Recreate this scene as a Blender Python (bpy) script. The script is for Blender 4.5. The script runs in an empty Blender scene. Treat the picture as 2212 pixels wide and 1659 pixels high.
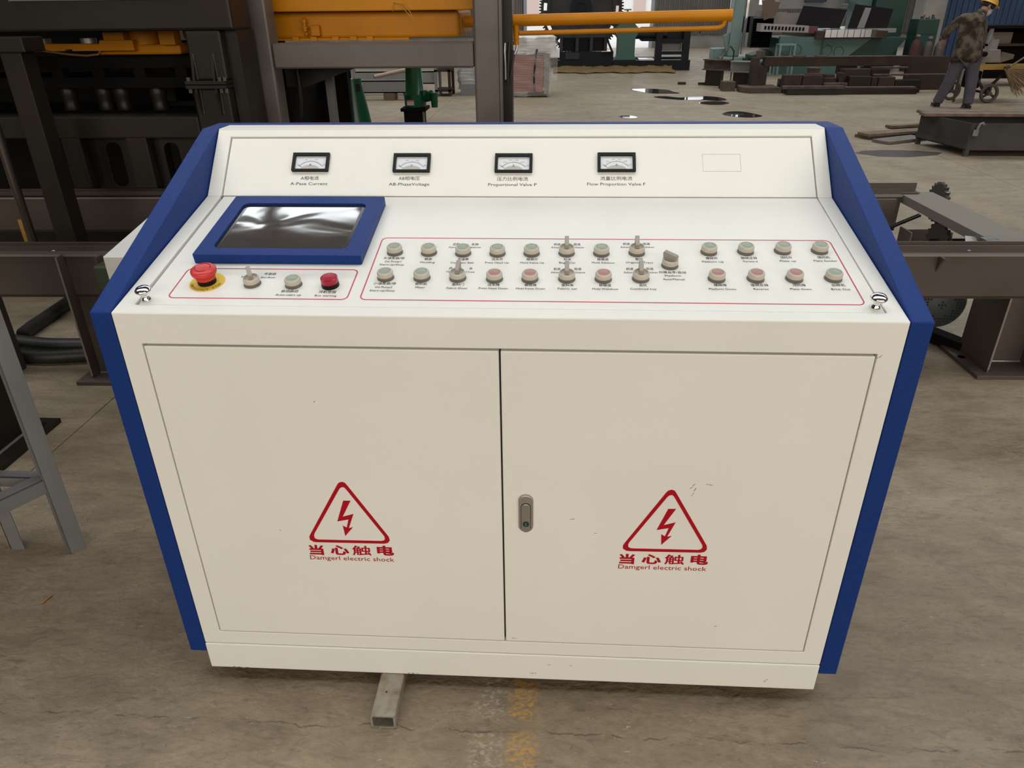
import bpy, bmesh, math, random
from mathutils import Matrix, Vector, Euler, Quaternion

SC = bpy.context.scene
COL = SC.collection
PI = math.pi
random.seed(7)

# ------------------------------------------------------------------ camera
cam_data = bpy.data.cameras.new('camera')
cam = bpy.data.objects.new('camera', cam_data)
COL.objects.link(cam)
cam_data.sensor_fit = 'HORIZONTAL'
cam_data.sensor_width = 36.0
cam_data.lens = 36.0 * 1560.0 / 2212.0
cam_data.clip_start = 0.02
cam_data.clip_end = 300.0
R_ = Vector((0.99841142, 0.05545421, -0.00997292))
U_ = Vector((-0.01685979, 0.46292891, 0.88623506))
F_ = Vector((-0.05376222, 0.88465906, -0.46312846))
cam.matrix_world = Matrix(((R_.x, U_.x, -F_.x, 0.82099674), (R_.y, U_.y, -F_.y, -1.21042944),
                           (R_.z, U_.z, -F_.z, 1.47021175), (0, 0, 0, 1)))
SC.camera = cam

# ------------------------------------------------------------------ world, daylight, exposure
world = bpy.data.worlds.new('overcast_sky')
SC.world = world
world.use_nodes = True
bg = world.node_tree.nodes['Background']
bg.inputs['Color'].default_value = (0.93, 0.97, 1.0, 1)
bg.inputs['Strength'].default_value = 2.1


def area(name, loc, sx, sy, power, rot=(0, 0, 0), col=(0.95, 0.98, 1.0)):
    d = bpy.data.lights.new(name, 'AREA')
    d.shape = 'RECTANGLE'
    d.size, d.size_y, d.energy, d.color = sx, sy, power, col
    o = bpy.data.objects.new(name, d)
    COL.objects.link(o)
    o.location, o.rotation_euler = loc, rot
    return o


# roof skylights: three strips of daylight across the hall
area('skylight_daylight', (3.0, 12.6, 9.6), 26, 5.2, 900, col=(0.93, 0.985, 1.0))
area('skylight_daylight', (3.0, 24.0, 9.6), 26, 4.0, 380)
area('skylight_daylight', (3.0, 0.5, 9.6), 26, 4.0, 570, col=(0.97, 0.985, 0.96))
# warm fill light added behind the camera to brighten the console front
area('front_fill_light', (5.0, -12.1, 4.2), 26, 4.6, 1680, rot=(PI / 2, 0, 0), col=(1.0, 0.91, 0.80))

SC.view_settings.view_transform = 'Standard'
SC.view_settings.look = 'None'
SC.view_settings.gamma = 1.0
SC.view_settings.use_curve_mapping = False
SC.view_settings.exposure = 0.0


# ------------------------------------------------------------------ helpers
class MB:
    """collects verts and faces for one mesh"""

    def __init__(s):
        s.v, s.f = [], []

    def add(s, vs, fs):
        n = len(s.v)
        s.v += [tuple(v) for v in vs]
        s.f += [tuple(i + n for i in f) for f in fs]
        return s

    def box(s, x0, x1, y0, y1, z0, z1, M=None):
        vs = [Vector(p) for p in ((x0, y0, z0), (x1, y0, z0), (x1, y1, z0), (x0, y1, z0),
                                  (x0, y0, z1), (x1, y0, z1), (x1, y1, z1), (x0, y1, z1))]
        if M is not None:
            vs = [M @ v for v in vs]
        return s.add(vs, [(0, 3, 2, 1), (4, 5, 6, 7), (0, 1, 5, 4), (1, 2, 6, 5), (2, 3, 7, 6), (3, 0, 4, 7)])

    def bar(s, p, q, w, h, up=(0, 0, 1)):
        p, q = Vector(p), Vector(q)
        d = (q - p)
        L = d.length
        d.normalize()
        side = d.cross(Vector(up))
        if side.length < 1e-4:
            side = Vector((1, 0, 0))
        side.normalize()
        u = side.cross(d)
        vs = []
        for t in (0, L):
            for a, b in ((-1, -1), (1, -1), (1, 1), (-1, 1)):
                vs.append(p + d * t + side * a * w / 2 + u * b * h / 2)
        return s.add(vs, [(0, 1, 2, 3), (7, 6, 5, 4), (0, 4, 5, 1), (1, 5, 6, 2), (2, 6, 7, 3), (3, 7, 4, 0)])

    def cyl(s, p, q, r, r2=None, n=20, caps=True):
        r2 = r if r2 is None else r2
        p, q = Vector(p), Vector(q)
        d = (q - p).normalized()
        a = d.orthogonal().normalized()
        b = d.cross(a)
        vs = []
        for c, rr in ((p, r), (q, r2)):
            for i in range(n):
                t = 2 * PI * i / n
                vs.append(c + (a * math.cos(t) + b * math.sin(t)) * rr)
        fs = [(i, (i + 1) % n, n + (i + 1) % n, n + i) for i in range(n)]
        if caps:
            fs += [tuple(range(n - 1, -1, -1)), tuple(range(n, 2 * n))]
        return s.add(vs, fs)

    def lathe(s, prof, M=None, n=24):
        """profile [(r, h)] turned about local z"""
        M = M or Matrix()
        k = len(prof)
        vs = []
        for i in range(n):
            t = 2 * PI * i / n
            for r, h in prof:
                vs.append(M @ Vector((r * math.cos(t), r * math.sin(t), h)))
        fs = []
        for i in range(n):
            j = (i + 1) % n
            for m in range(k - 1):
                fs.append((i * k + m, j * k + m, j * k + m + 1, i * k + m + 1))
        return s.add(vs, fs)

    def tube(s, pts, r, n=10, caps=True):
        pts = [Vector(p) for p in pts]
        vs, m = [], len(pts)
        a = None
        for i, p in enumerate(pts):
            d = (pts[min(i + 1, m - 1)] - pts[max(i - 1, 0)]).normalized()
            a = d.orthogonal().normalized() if a is None else (a - d * a.dot(d)).normalized()
            b = d.cross(a)
            rr = r[i] if isinstance(r, (list, tuple)) else r
            for k in range(n):
                t = 2 * PI * k / n
                vs.append(p + (a * math.cos(t) + b * math.sin(t)) * rr)
        fs = []
        for i in range(m - 1):
            for k in range(n):
                fs.append((i * n + k, i * n + (k + 1) % n, (i + 1) * n + (k + 1) % n, (i + 1) * n + k))
        if caps:
            fs += [tuple(range(n - 1, -1, -1)), tuple(range((m - 1) * n, m * n))]
        return s.add(vs, fs)

    def prism(s, poly, a, b, axis='x', M=None):
        """polygon of 2D points swept from a to b along an axis; x: (y,z)  y: (x,z)  z: (x,y)"""
        n = len(poly)
        mk = {'x': lambda p, t: (t, p[0], p[1]), 'y': lambda p, t: (p[0], t, p[1]), 'z': lambda p, t: (p[0], p[1], t)}[axis]
        vs = [Vector(mk(p, t)) for t in (a, b) for p in poly]
        if M is not None:
            vs = [M @ v for v in vs]
        fs = [tuple(range(n - 1, -1, -1)), tuple(range(n, 2 * n))]
        fs += [(i, (i + 1) % n, n + (i + 1) % n, n + i) for i in range(n)]
        return s.add(vs, fs)

    def ring(s, outer, inner, a, b, axis='z', M=None):
        """two loops with the same number of points, a wall between them from a to b"""
        n = len(outer)
        mk = {'x': lambda p, t: (t, p[0], p[1]), 'y': lambda p, t: (p[0], t, p[1]), 'z': lambda p, t: (p[0], p[1], t)}[axis]
        vs = [Vector(mk(p, t)) for t in (a, b) for L in (outer, inner) for p in L]
        if M is not None:
            vs = [M @ v for v in vs]
        fs = []
        for i in range(n):
            j = (i + 1) % n
            fs += [(i, j, n + j, n + i), (2 * n + i, 3 * n + i, 3 * n + j, 2 * n + j),
                   (i, 2 * n + i, 2 * n + j, j), (n + i, n + j, 3 * n + j, 3 * n + i)]
        return s.add(vs, fs)

    def mesh(s, name, smooth=None):
        me = bpy.data.meshes.new(name)
        me.from_pydata(s.v, [], s.f)
        bm = bmesh.new()
        bm.from_mesh(me)
        bmesh.ops.recalc_face_normals(bm, faces=bm.faces)
        bm.to_mesh(me)
        bm.free()
        if smooth:
            for p in me.polygons:
                p.use_smooth = True
            me.set_sharp_from_angle(angle=math.radians(smooth))
        me.update()
        return me


def rrect(x0, x1, y0, y1, r, n=6):
    pts = []
    for cx, cy, t0 in ((x1 - r, y1 - r, 0), (x0 + r, y1 - r, 90), (x0 + r, y0 + r, 180), (x1 - r, y0 + r, 270)):
        for i in range(n + 1):
            t = math.radians(t0 + 90 * i / n)
            pts.append((cx + r * math.cos(t), cy + r * math.sin(t)))
    return pts


def thing(name, label, cat, loc=(0, 0, 0), rotz=0.0, group=None):
    o = bpy.data.objects.new(name, None)
    COL.objects.link(o)
    o.empty_display_size = 0.1
    o.location = loc
    o.rotation_euler = (0, 0, rotz)
    return tag(o, label, cat, group)


def tag(o, label, cat, group=None):
    o['label'] = label
    o['category'] = cat
    if group:
        o['group'] = group
    return o


def basis(o):
    return Matrix.LocRotScale(o.location, o.rotation_euler, o.scale)


def obj(name, src, m, parent=None, M=None, smooth=None, bevel=0, seg=2, local=False, sub=0):
    me = src.mesh(name, smooth) if isinstance(src, MB) else src
    o = bpy.data.objects.new(name, me)
    COL.objects.link(o)
    if len(me.materials) == 0:
        me.materials.append(m)
    if parent is not None:
        o.parent = parent
        if parent.parent is None and parent.type == 'EMPTY' and not local:
            o.matrix_parent_inverse = basis(parent).inverted()
    if M is not None:
        o.matrix_basis = M
    if bevel:
        b = o.modifiers.new('bevel', 'BEVEL')
        b.width, b.segments, b.limit_method, b.angle_limit = bevel, seg, 'ANGLE', math.radians(35)
        b.harden_normals = False
    if sub:
        b = o.modifiers.new('sub', 'SUBSURF')
        b.levels = b.render_levels = sub
    return o


def struct(o):
    o['kind'] = 'structure'
    return o


def copy_tree(o, parent=None):
    c = o.copy()
    COL.objects.link(c)
    if parent is not None:
        c.parent = parent
    for ch in list(o.children):
        copy_tree(ch, c)
    return c


# ------------------------------------------------------------------ materials
MATS = {}


def mat(name, col, rough=0.5, metal=0.0, noise=0.0, nscale=8.0, col2=None, bump=0.0, bscale=200.0, spec=None, coat=0.0, detail=5.0, mix=(0.35, 0.65), trans=0.0, coords='Object'):
    if name in MATS:
        return MATS[name]
    m = bpy.data.materials.new(name)
    m.use_nodes = True
    nt = m.node_tree
    b = nt.nodes['Principled BSDF']
    b.inputs['Base Color'].default_value = (*col, 1)
    b.inputs['Roughness'].default_value = rough
    b.inputs['Metallic'].default_value = metal
    if spec is not None:
        b.inputs['Specular IOR Level'].default_value = spec
    if coat:
        b.inputs['Coat Weight'].default_value = coat
        b.inputs['Coat Roughness'].default_value = 0.15
    if trans:
        b.inputs['Transmission Weight'].default_value = trans
    tc = nt.nodes.new('ShaderNodeTexCoord')
    if col2 is not None:
        n = nt.nodes.new('ShaderNodeTexNoise')
        n.inputs['Scale'].default_value = nscale
        n.inputs['Detail'].default_value = detail
        nt.links.new(tc.outputs[coords], n.inputs['Vector'])
        r = nt.nodes.new('ShaderNodeValToRGB')
        r.color_ramp.elements[0].position, r.color_ramp.elements[1].position = mix
        r.color_ramp.elements[0].color = (*col, 1)
        r.color_ramp.elements[1].color = (*col2, 1)
        nt.links.new(n.outputs['Fac'], r.inputs['Fac'])
        nt.links.new(r.outputs['Color'], b.inputs['Base Color'])
    if bump:
        n2 = nt.nodes.new('ShaderNodeTexNoise')
        n2.inputs['Scale'].default_value = bscale
        n2.inputs['Detail'].default_value = 3
        nt.links.new(tc.outputs[coords], n2.inputs['Vector'])
        bp = nt.nodes.new('ShaderNodeBump')
        bp.inputs['Strength'].default_value = bump
        bp.inputs['Distance'].default_value = 0.002
        nt.links.new(n2.outputs['Fac'], bp.inputs['Height'])
        nt.links.new(bp.outputs['Normal'], b.inputs['Normal'])
    MATS[name] = m
    return m


WHITE = mat('white_powder_coat', (0.79, 0.785, 0.735), 0.42, col2=(0.765, 0.76, 0.71), nscale=3, bump=0.06, bscale=900)
BLUE = mat('blue_textured_paint', (0.005, 0.030, 0.165), 0.42, col2=(0.008, 0.038, 0.19), nscale=420, bump=0.7, bscale=420, spec=0.14)
INNER = mat('dark_inner_shade', (0.05, 0.05, 0.05), 0.7)
REDP = mat('red_print', (0.40, 0.002, 0.014), 0.5, spec=0.2)
REDL = mat('crimson_line_print', (0.50, 0.03, 0.06), 0.45)
BLACKP = mat('black_print', (0.03, 0.03, 0.035), 0.6)
BEIGE = mat('beige_plastic', (0.50, 0.45, 0.37), 0.4)
GREYP = mat('grey_collar_plastic', (0.13, 0.12, 0.11), 0.45)
LEVER = mat('grey_lever_plastic', (0.30, 0.28, 0.245), 0.4)
DISH = mat('dish_plastic', (0.40, 0.37, 0.32), 0.4)
LENSG = mat('pale_green_lens', (0.265, 0.33, 0.265), 0.4)
LENSR = mat('pale_pink_lens', (0.38, 0.185, 0.16), 0.4)
REDPL = mat('red_plastic', (0.58, 0.035, 0.035), 0.38)
REDLAMP = mat('dark_red_lens', (0.33, 0.006, 0.02), 0.22)
YELST = mat('yellow_sticker', (0.72, 0.50, 0.045), 0.5)
BLACKPL = mat('black_plastic', (0.005, 0.005, 0.0055), 0.4, spec=0.2)
CHROME = mat('chrome', (0.85, 0.85, 0.85), 0.07, 1.0)
SATIN = mat('satin_zinc', (0.36, 0.34, 0.31), 0.42, 0.7)
SATIN2 = mat('satin_zinc_handle', (0.33, 0.31, 0.285), 0.38, 0.7)
KEYM = mat('dark_key_cylinder', (0.02, 0.06, 0.06), 0.3, 0.4)
MFACE = mat('meter_face', (0.66, 0.70, 0.74), 0.3)
MHUB = mat('meter_hub', (0.42, 0.41, 0.37), 0.35)


def screen_material():
    m = bpy.data.materials.new('filmed_dark_glass')
    m.use_nodes = True
    nt = m.node_tree
    b = nt.nodes['Principled BSDF']
    b.inputs['Base Color'].default_value = (0.06, 0.05, 0.045, 1)
    b.inputs['Roughness'].default_value = 0.06
    b.inputs['IOR'].default_value = 1.9
    b.inputs['Coat Weight'].default_value = 1.0
    b.inputs['Coat Roughness'].default_value = 0.04
    tc = nt.nodes.new('ShaderNodeTexCoord')
    mp = nt.nodes.new('ShaderNodeMapping')
    mp.inputs['Scale'].default_value = (5.0, 9.0, 1.0)
    n = nt.nodes.new('ShaderNodeTexNoise')
    n.inputs['Scale'].default_value = 1.3
    n.inputs['Detail'].default_value = 1.0
    n.inputs['Distortion'].default_value = 0.8
    bp = nt.nodes.new('ShaderNodeBump')
    bp.inputs['Strength'].default_value = 0.10
    bp.inputs['Distance'].default_value = 0.006
    nt.links.new(tc.outputs['Object'], mp.inputs['Vector'])
    nt.links.new(mp.outputs['Vector'], n.inputs['Vector'])
    nt.links.new(n.outputs['Fac'], bp.inputs['Height'])
    nt.links.new(bp.outputs['Normal'], b.inputs['Normal'])
    nt.links.new(bp.outputs['Normal'], b.inputs['Coat Normal'])
    return m


SCREEN = screen_material()


def text_mesh(body, bold=0.0, shear=0.0):
    cu = bpy.data.curves.new('lettering', 'FONT')
    cu.body = body
    cu.size = 1.0
    cu.resolution_u = 2
    cu.offset = bold
    cu.shear = shear
    to = bpy.data.objects.new('lettering', cu)
    COL.objects.link(to)
    dg = bpy.context.evaluated_depsgraph_get()
    me = bpy.data.meshes.new_from_object(to.evaluated_get(dg))
    bpy.data.objects.remove(to)
    bpy.data.curves.remove(cu)
    return me


def is_cjk(t):
    return any(ord(c) > 0x2e80 for c in t)


def caption(name, body, x0, x1, yc, h, m, parent, M, bold=0.0, off=0.0005, fit=True):
    """flat printed line of text, fitted between x0 and x1 on a plane; h: height of its capitals"""
    me = text_mesh(body, bold)
    xs = [v.co.x for v in me.vertices]
    a, b = min(xs), max(xs)
    sx = (x1 - x0) / (b - a)
    lo, hi = (-0.10, 0.84) if is_cjk(body) else (0.0, 0.72)
    sy = h / (hi - lo)
    for v in me.vertices:
        v.co = (x0 + (v.co.x - a) * sx, yc + (v.co.y - (lo + hi) / 2) * sy, off)
    me.materials.clear()
    return obj(name, me, m, parent, M=M)

# ------------------------------------------------------------------ floor (6 m concrete slabs)
def floor_material():
    m = bpy.data.materials.new('worn_concrete')
    m.use_nodes = True
    nt = m.node_tree
    N, L = nt.nodes, nt.links
    b = N['Principled BSDF']
    geo = N.new('ShaderNodeNewGeometry')

    def noise(scale, detail=6, sc=(1, 1, 1), dist=0.0, rough=0.55):
        mp = N.new('ShaderNodeMapping')
        mp.inputs['Scale'].default_value = sc
        n = N.new('ShaderNodeTexNoise')
        n.inputs['Scale'].default_value = scale
        n.inputs['Detail'].default_value = detail
        n.inputs['Distortion'].default_value = dist
        n.inputs['Roughness'].default_value = rough
        L.new(geo.outputs['Position'], mp.inputs['Vector'])
        L.new(mp.outputs['Vector'], n.inputs['Vector'])
        return n.outputs['Fac']

    def ramp(fac, stops):
        r = N.new('ShaderNodeValToRGB')
        while len(r.color_ramp.elements) < len(stops):
            r.color_ramp.elements.new(0.5)
        for e, (p, c) in zip(r.color_ramp.elements, stops):
            e.position = p
            e.color = (*c, 1) if len(c) == 3 else c
        L.new(fac, r.inputs['Fac'])
        return r.outputs['Color']

    def mixc(fac, a, c, kind='MIX'):
        x = N.new('ShaderNodeMix')
        x.data_type = 'RGBA'
        x.blend_type = kind
        for s, v in ((x.inputs[0], fac), (x.inputs[6], a), (x.inputs[7], c)):
            if isinstance(v, (int, float)):
                s.default_value = v
            elif isinstance(v, tuple):
                s.default_value = (*v, 1)
            else:
                L.new(v, s)
        return x.outputs[2]

    def math_(op, a, c=None):
        x = N.new('ShaderNodeMath')
        x.operation = op
        for s, v in zip(x.inputs, (a, c)):
            if v is None:
                continue
            if isinstance(v, (int, float)):
                s.default_value = v
            else:
                L.new(v, s)
        return x.outputs[0]

    big = ramp(noise(0.55, 5, (1, 1.6, 1), 0.6), [(0.3, (0.245, 0.190, 0.126)), (0.7, (0.34, 0.272, 0.188))])
    mid = ramp(noise(5, 8, (1, 2.2, 1), 0.8), [(0.3, (0.62, 0.61, 0.60)), (0.62, (1.0, 1.0, 1.0))])
    c = mixc(0.75, big, mid, 'MULTIPLY')
    fine = ramp(noise(45, 6, (1, 1.4, 1), 0.3), [(0.3, (0.72, 0.70, 0.68)), (0.6, (1, 1, 1))])
    c = mixc(0.55, c, fine, 'MULTIPLY')
    grime = ramp(noise(17, 4, (1, 2.5, 1), 1.5), [(0.60, (0, 0, 0)), (0.70, (1, 1, 1))])
    c = mixc(math_('MULTIPLY', grime, 0.35), c, (0.075, 0.055, 0.04))
    pits = ramp(noise(95, 5, (1, 1.3, 1), 1.0), [(0.63, (0, 0, 0)), (0.72, (1, 1, 1))])
    c = mixc(math_('MULTIPLY', pits, 0.5), c, (0.06, 0.043, 0.03))
    streak = ramp(noise(9, 7, (0.55, 2.6, 1), 2.2, 0.7), [(0.52, (0, 0, 0)), (0.66, (1, 1, 1))])
    c = mixc(math_('MULTIPLY', streak, 0.33), c, (0.085, 0.062, 0.043))
    # a wandering crack in front of the console
    sepc = N.new('ShaderNodeSeparateXYZ')
    L.new(geo.outputs['Position'], sepc.inputs[0])
    wob = math_('MULTIPLY', math_('SUBTRACT', noise(5.5, 5, (1, 0.0, 0), 0.0, 0.65), 0.5), 0.085)
    dist = math_('ABSOLUTE', math_('ADD', math_('ADD', sepc.outputs[1], 0.118), wob))
    crk = N.new('ShaderNodeMapRange')
    crk.inputs[1].default_value, crk.inputs[2].default_value, crk.inputs[3].default_value, crk.inputs[4].default_value = 0.0004, 0.0032, 1.0, 0.0
    L.new(dist, crk.inputs[0])
    brk = ramp(noise(14, 4), [(0.44, (0, 0, 0)), (0.56, (1, 1, 1))])
    c = mixc(math_('MULTIPLY', math_('MULTIPLY', crk.outputs[0], brk), 0.7), c, (0.05, 0.037, 0.028))
    # pale scratches and flecks
    sc1 = ramp(noise(60, 3, (0.5, 1.6, 1), 2.0), [(0.665, (0, 0, 0)), (0.72, (1, 1, 1))])
    patch = ramp(noise(2.9, 4), [(0.5, (0, 0, 0)), (0.62, (1, 1, 1))])
    c = mixc(math_('MULTIPLY', math_('MULTIPLY', sc1, patch), 0.75), c, (0.50, 0.46, 0.40))
    # worn paint marks in front of the console: a whitish and a yellow band
    sep = N.new('ShaderNodeSeparateXYZ')
    L.new(geo.outputs['Position'], sep.inputs[0])
    X, Y = sep.outputs[0], sep.outputs[1]
    wear = noise(70, 6, (1, 1.5, 1), 0.6)

    def band(val, a, b_, soft):
        lo = N.new('ShaderNodeMapRange')
        lo.inputs[1].default_value, lo.inputs[2].default_value = a - soft, a + soft
        L.new(val, lo.inputs[0])
        hi = N.new('ShaderNodeMapRange')
        hi.inputs[1].default_value, hi.inputs[2].default_value = b_ + soft, b_ - soft
        L.new(val, hi.inputs[0])
        return math_('MULTIPLY', lo.outputs[0], hi.outputs[0])

    rows = math_('ADD', band(Y, -0.088, 0.03, 0.012), band(Y, -0.6, -0.118, 0.012))
    w_ = math_('MULTIPLY', math_('MULTIPLY', band(X, 0.655, 0.725, 0.012), rows), ramp(wear, [(0.50, (0, 0, 0)), (0.60, (1, 1, 1))]))
    y_ = math_('MULTIPLY', math_('MULTIPLY', band(X, 0.735, 0.80, 0.014), rows), ramp(wear, [(0.43, (0, 0, 0)), (0.60, (1, 1, 1))]))
    c = mixc(math_('MULTIPLY', w_, 0.55), c, (0.42, 0.37, 0.30))
    c = mixc(math_('MULTIPLY', y_, 0.75), c, (0.50, 0.27, 0.05))
    # faded line across the aisle
    xl = math_('ADD', X, math_('MULTIPLY', Y, 0.16))
    fl = math_('MULTIPLY', band(xl, 4.96, 5.14, 0.06), ramp(noise(6, 6), [(0.35, (0, 0, 0)), (0.62, (1, 1, 1))]))
    c = mixc(math_('MULTIPLY', fl, 0.45), c, (0.36, 0.28, 0.17))
    L.new(c, b.inputs['Base Color'])
    rr = ramp(noise(3, 5), [(0.35, (0.42, 0.42, 0.42)), (0.7, (0.68, 0.68, 0.68))])
    L.new(rr, b.inputs['Roughness'])
    b.inputs['Specular IOR Level'].default_value = 0.4
    bp = N.new('ShaderNodeBump')
    bp.inputs['Strength'].default_value = 0.6
    bp.inputs['Distance'].default_value = 0.006
    h = math_('ADD', noise(22, 8, (1, 1.5, 1), 0.8), math_('MULTIPLY', noise(110, 4), 0.35))
    L.new(h, bp.inputs['Height'])
    L.new(bp.outputs['Normal'], b.inputs['Normal'])
    return m


FLOOR = floor_material()
JOINT = mat('joint_filler', (0.12, 0.095, 0.068), 0.8)
fl = struct(obj('floor', MB().box(-13.05, 22.95, -12.12, 30.2, -0.3, -0.02), JOINT))
YJ = [-12.12, -6.12, 5.88, 11.88, 17.88, 23.88, 29.88, 30.19]
for y0, y1 in zip(YJ, YJ[1:]):
    slab = MB().box(0.0022, 5.9978, y0 + 0.0022, y1 - 0.0022, -0.02, 0.0).mesh('floor_slab')
    for ix in range(6):
        obj('floor_slab', slab, FLOOR, fl, M=Matrix.Translation((-13.05 + 6 * ix, 0, 0)))

# ------------------------------------------------------------------ hall: roof with skylight openings, walls
ROOF = mat('grey_roof_sheet', (0.16, 0.155, 0.15), 0.7)
STEELR = mat('roof_steel', (0.10, 0.10, 0.105), 0.6)
rf = MB()
for y0, y1 in ((-12.2, -1.6), (2.6, 9.98), (15.2, 21.8), (26.2, 30.4)):
    rf.box(-13, 23, y0, y1, 9.3, 9.42)
ce = struct(obj('ceiling', rf, ROOF))
for i in range(19):
    obj('purlin', MB().box(-12.4 + i * 1.9, -12.16 + i * 1.9, -12.1, 30.3, 9.02, 9.28), STEELR, ce)
for y in (-8, -2.0, 3.2, 15.6, 21.8, 26.2):
    obj('roof_truss', MB().box(-13, 23, y - 0.12, y + 0.12, 8.5, 9.02), STEELR, ce)

CLAD = mat('grey_brown_cladding', (0.13, 0.115, 0.098), 0.65, col2=(0.18, 0.165, 0.145), nscale=0.6, coords='Object')
CLADB = mat('blue_cladding', (0.028, 0.055, 0.12), 0.55, col2=(0.04, 0.075, 0.15), nscale=1.5)
CONC = mat('grey_concrete', (0.24, 0.22, 0.195), 0.8, col2=(0.33, 0.305, 0.27), nscale=1.6, bump=0.3, bscale=30)


def corrugated(x0, x1, z0, z1, y, pitch=0.18, depth=0.04, th=0.01):
    mb = MB()
    pts = []
    x = x0
    while x < x1 - 1e-6:
        for dx, dy in ((0, 0), (0.3, 0), (0.5, -1), (0.8, -1)):
            pts.append((min(x + dx * pitch, x1), y + dy * depth))
        x += pitch
    pts.append((x1, y))
    back = [(a, b + th) for a, b in pts]
    n = len(pts)
    vs = [(a, b, z) for z in (z0, z1) for a, b in pts] + [(a, b, z) for z in (z0, z1) for a, b in back]
    fs = []
    for i in range(n - 1):
        fs += [(i, i + 1, n + i + 1, n + i), (2 * n + i, 3 * n + i, 3 * n + i + 1, 2 * n + i + 1)]
    return mb.add(vs, fs)


wb = struct(obj('wall_back', MB().box(4.43, 23, 30.06, 30.2, 0, 0.55).box(-13, -0.36, 30.06, 30.2, 0, 9.3).box(-0.36, 4.43, 30.06, 30.2, 4.6, 9.3).box(7.7, 8.42, 30.06, 30.2, 0.5, 1.75).box(8.62, 23, 30.06, 30.2, 0.5, 1.75).box(4.43, 7.36, 30.06, 30.2, 0.5, 1.75).box(7.36, 8.62, 30.06, 30.2, 0.5, 1.05).box(8.42, 8.62, 30.06, 30.2, 1.05, 1.44).box(4.43, 23, 30.06, 30.2, 4.3, 9.3), CONC))
for x0, x1, z1 in ((4.6, 6.3, 1.75), (6.34, 7.34, 1.75), (8.64, 13.0, 1.75), (13.04, 22.9, 1.75), (-12.9, -0.5, 9.2)):
    obj('cladding_sheet', corrugated(x0, x1, 0.45, z1, 30.03), CLAD, wb)
struct(obj('wall_left', corrugated(-12.1, 30.0, 0, 9.3, 0.0).box(-12.1, 30, 0.012, 0.1, 0, 9.3), mat('dark_brown_cladding', (0.07, 0.06, 0.05), 0.7), M=Matrix.Translation((-13, 0, 0)) @ Matrix.Rotation(PI / 2, 4, 'Z')))
struct(obj('wall_right', MB().box(23.0, 23.15, -12, 30.2, 0, 9.3), CLAD))
struct(obj('wall_front', MB().box(-13, 23, -12.3, -12.15, 0, 9.3), CLAD))
wn = struct(obj('window_1', MB().box(4.43, 23, 30.0, 30.1, 1.72, 1.80).box(4.43, 23, 30.0, 30.1, 4.28, 4.36), mat('window_steel', (0.12, 0.12, 0.125), 0.5)))
for k in range(12):
    obj('mullion', MB().box(4.43 + k * 1.6, 4.49 + k * 1.6, 30.02, 30.08, 1.80, 4.28), MATS['window_steel'], wn)
PANE = mat('window_glass', (0.9, 0.93, 0.95), 0.05)
PANE.node_tree.nodes['Principled BSDF'].inputs['Alpha'].default_value = 0.15
for k in range(11):
    obj('pane', MB().box(4.49 + k * 1.6, 6.03 + k * 1.6, 30.045, 30.05, 1.80, 4.28), PANE, wn)
# door frame of the far opening
df = struct(obj('door_1', MB().box(4.38, 4.50, 29.9, 30.05, 0, 4.6).box(-0.46, -0.34, 29.9, 30.05, 0, 4.6).box(-0.46, 4.5, 29.9, 30.05, 4.6, 4.75), mat('pale_door_frame', (0.42, 0.44, 0.48), 0.5)))
# yard outside the door
YARD = mat('pale_yard', (0.52, 0.50, 0.48), 0.85)
struct(obj('yard_ground', MB().box(-30, 40, 30.25, 70, -0.2, -0.02), YARD))
yw = tag(obj('yard_wall', MB().box(-30, 40, 48, 48.4, -0.02, 2.5), mat('white_render', (0.75, 0.74, 0.72), 0.8)), 'pale rendered wall across the yard beyond the open door', 'wall')
for i in range(14):
    obj('brick_pier', MB().box(-9 + i * 1.6, -8.3 + i * 1.6, 47.9, 48.0, 0.9, 2.4), mat('faded_brick', (0.55, 0.42, 0.38), 0.8), yw)
# concrete column and blue cladding to the right
struct(obj('column_1', MB().box(10.55, 11.15, 21, 21.6, 0, 9.0), CONC, bevel=0.03))
struct(obj('partition_1', corrugated(11.3, 22.9, 0.0, 6.0, 22.0, 0.16, 0.045), CLADB))

# ------------------------------------------------------------------ the console
W = 1.45
ZB, ZA = 0.04, 0.9722            # underside and front top edge
PA = Vector((0, 0, 0.9722))
PB = Vector((0, 0.4719, 1.0795))
PC = Vector((0, 0.6012, 1.2127))


def plane_matrix(o, t):
    v = (t - o).normalized()
    n = Vector((1, 0, 0)).cross(v)
    return Matrix(((1, v.x, n.x, o.x), (0, v.y, n.y, o.y), (0, v.z, n.z, o.z), (0, 0, 0, 1)))


MS = plane_matrix(PA, PB)        # sloping desk: u along the front, v up the slope
MM = plane_matrix(PB, PC)        # meter fascia
MF = Matrix(((1, 0, 0, 0), (0, 0, -1, 0), (0, 1, 0, 0), (0, 0, 0, 1)))   # front: (x, z) plane facing -y
LS, LM = (PB - PA).length, (PC - PB).length

con = thing('control_console', 'white steel control console with blue sides, push buttons and two warning doors', 'control console', (0.725, 0.33, 0))

# inner carcass, coloured dark so the gaps round the doors look shaded
obj('carcass', MB().prism([(0.018, 0.06), (0.018, 0.955), (0.475, 1.058), (0.60, 1.19), (0.665, 1.19), (0.665, 0.06)], 0.004, W - 0.004, 'x'), INNER, con)
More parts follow.
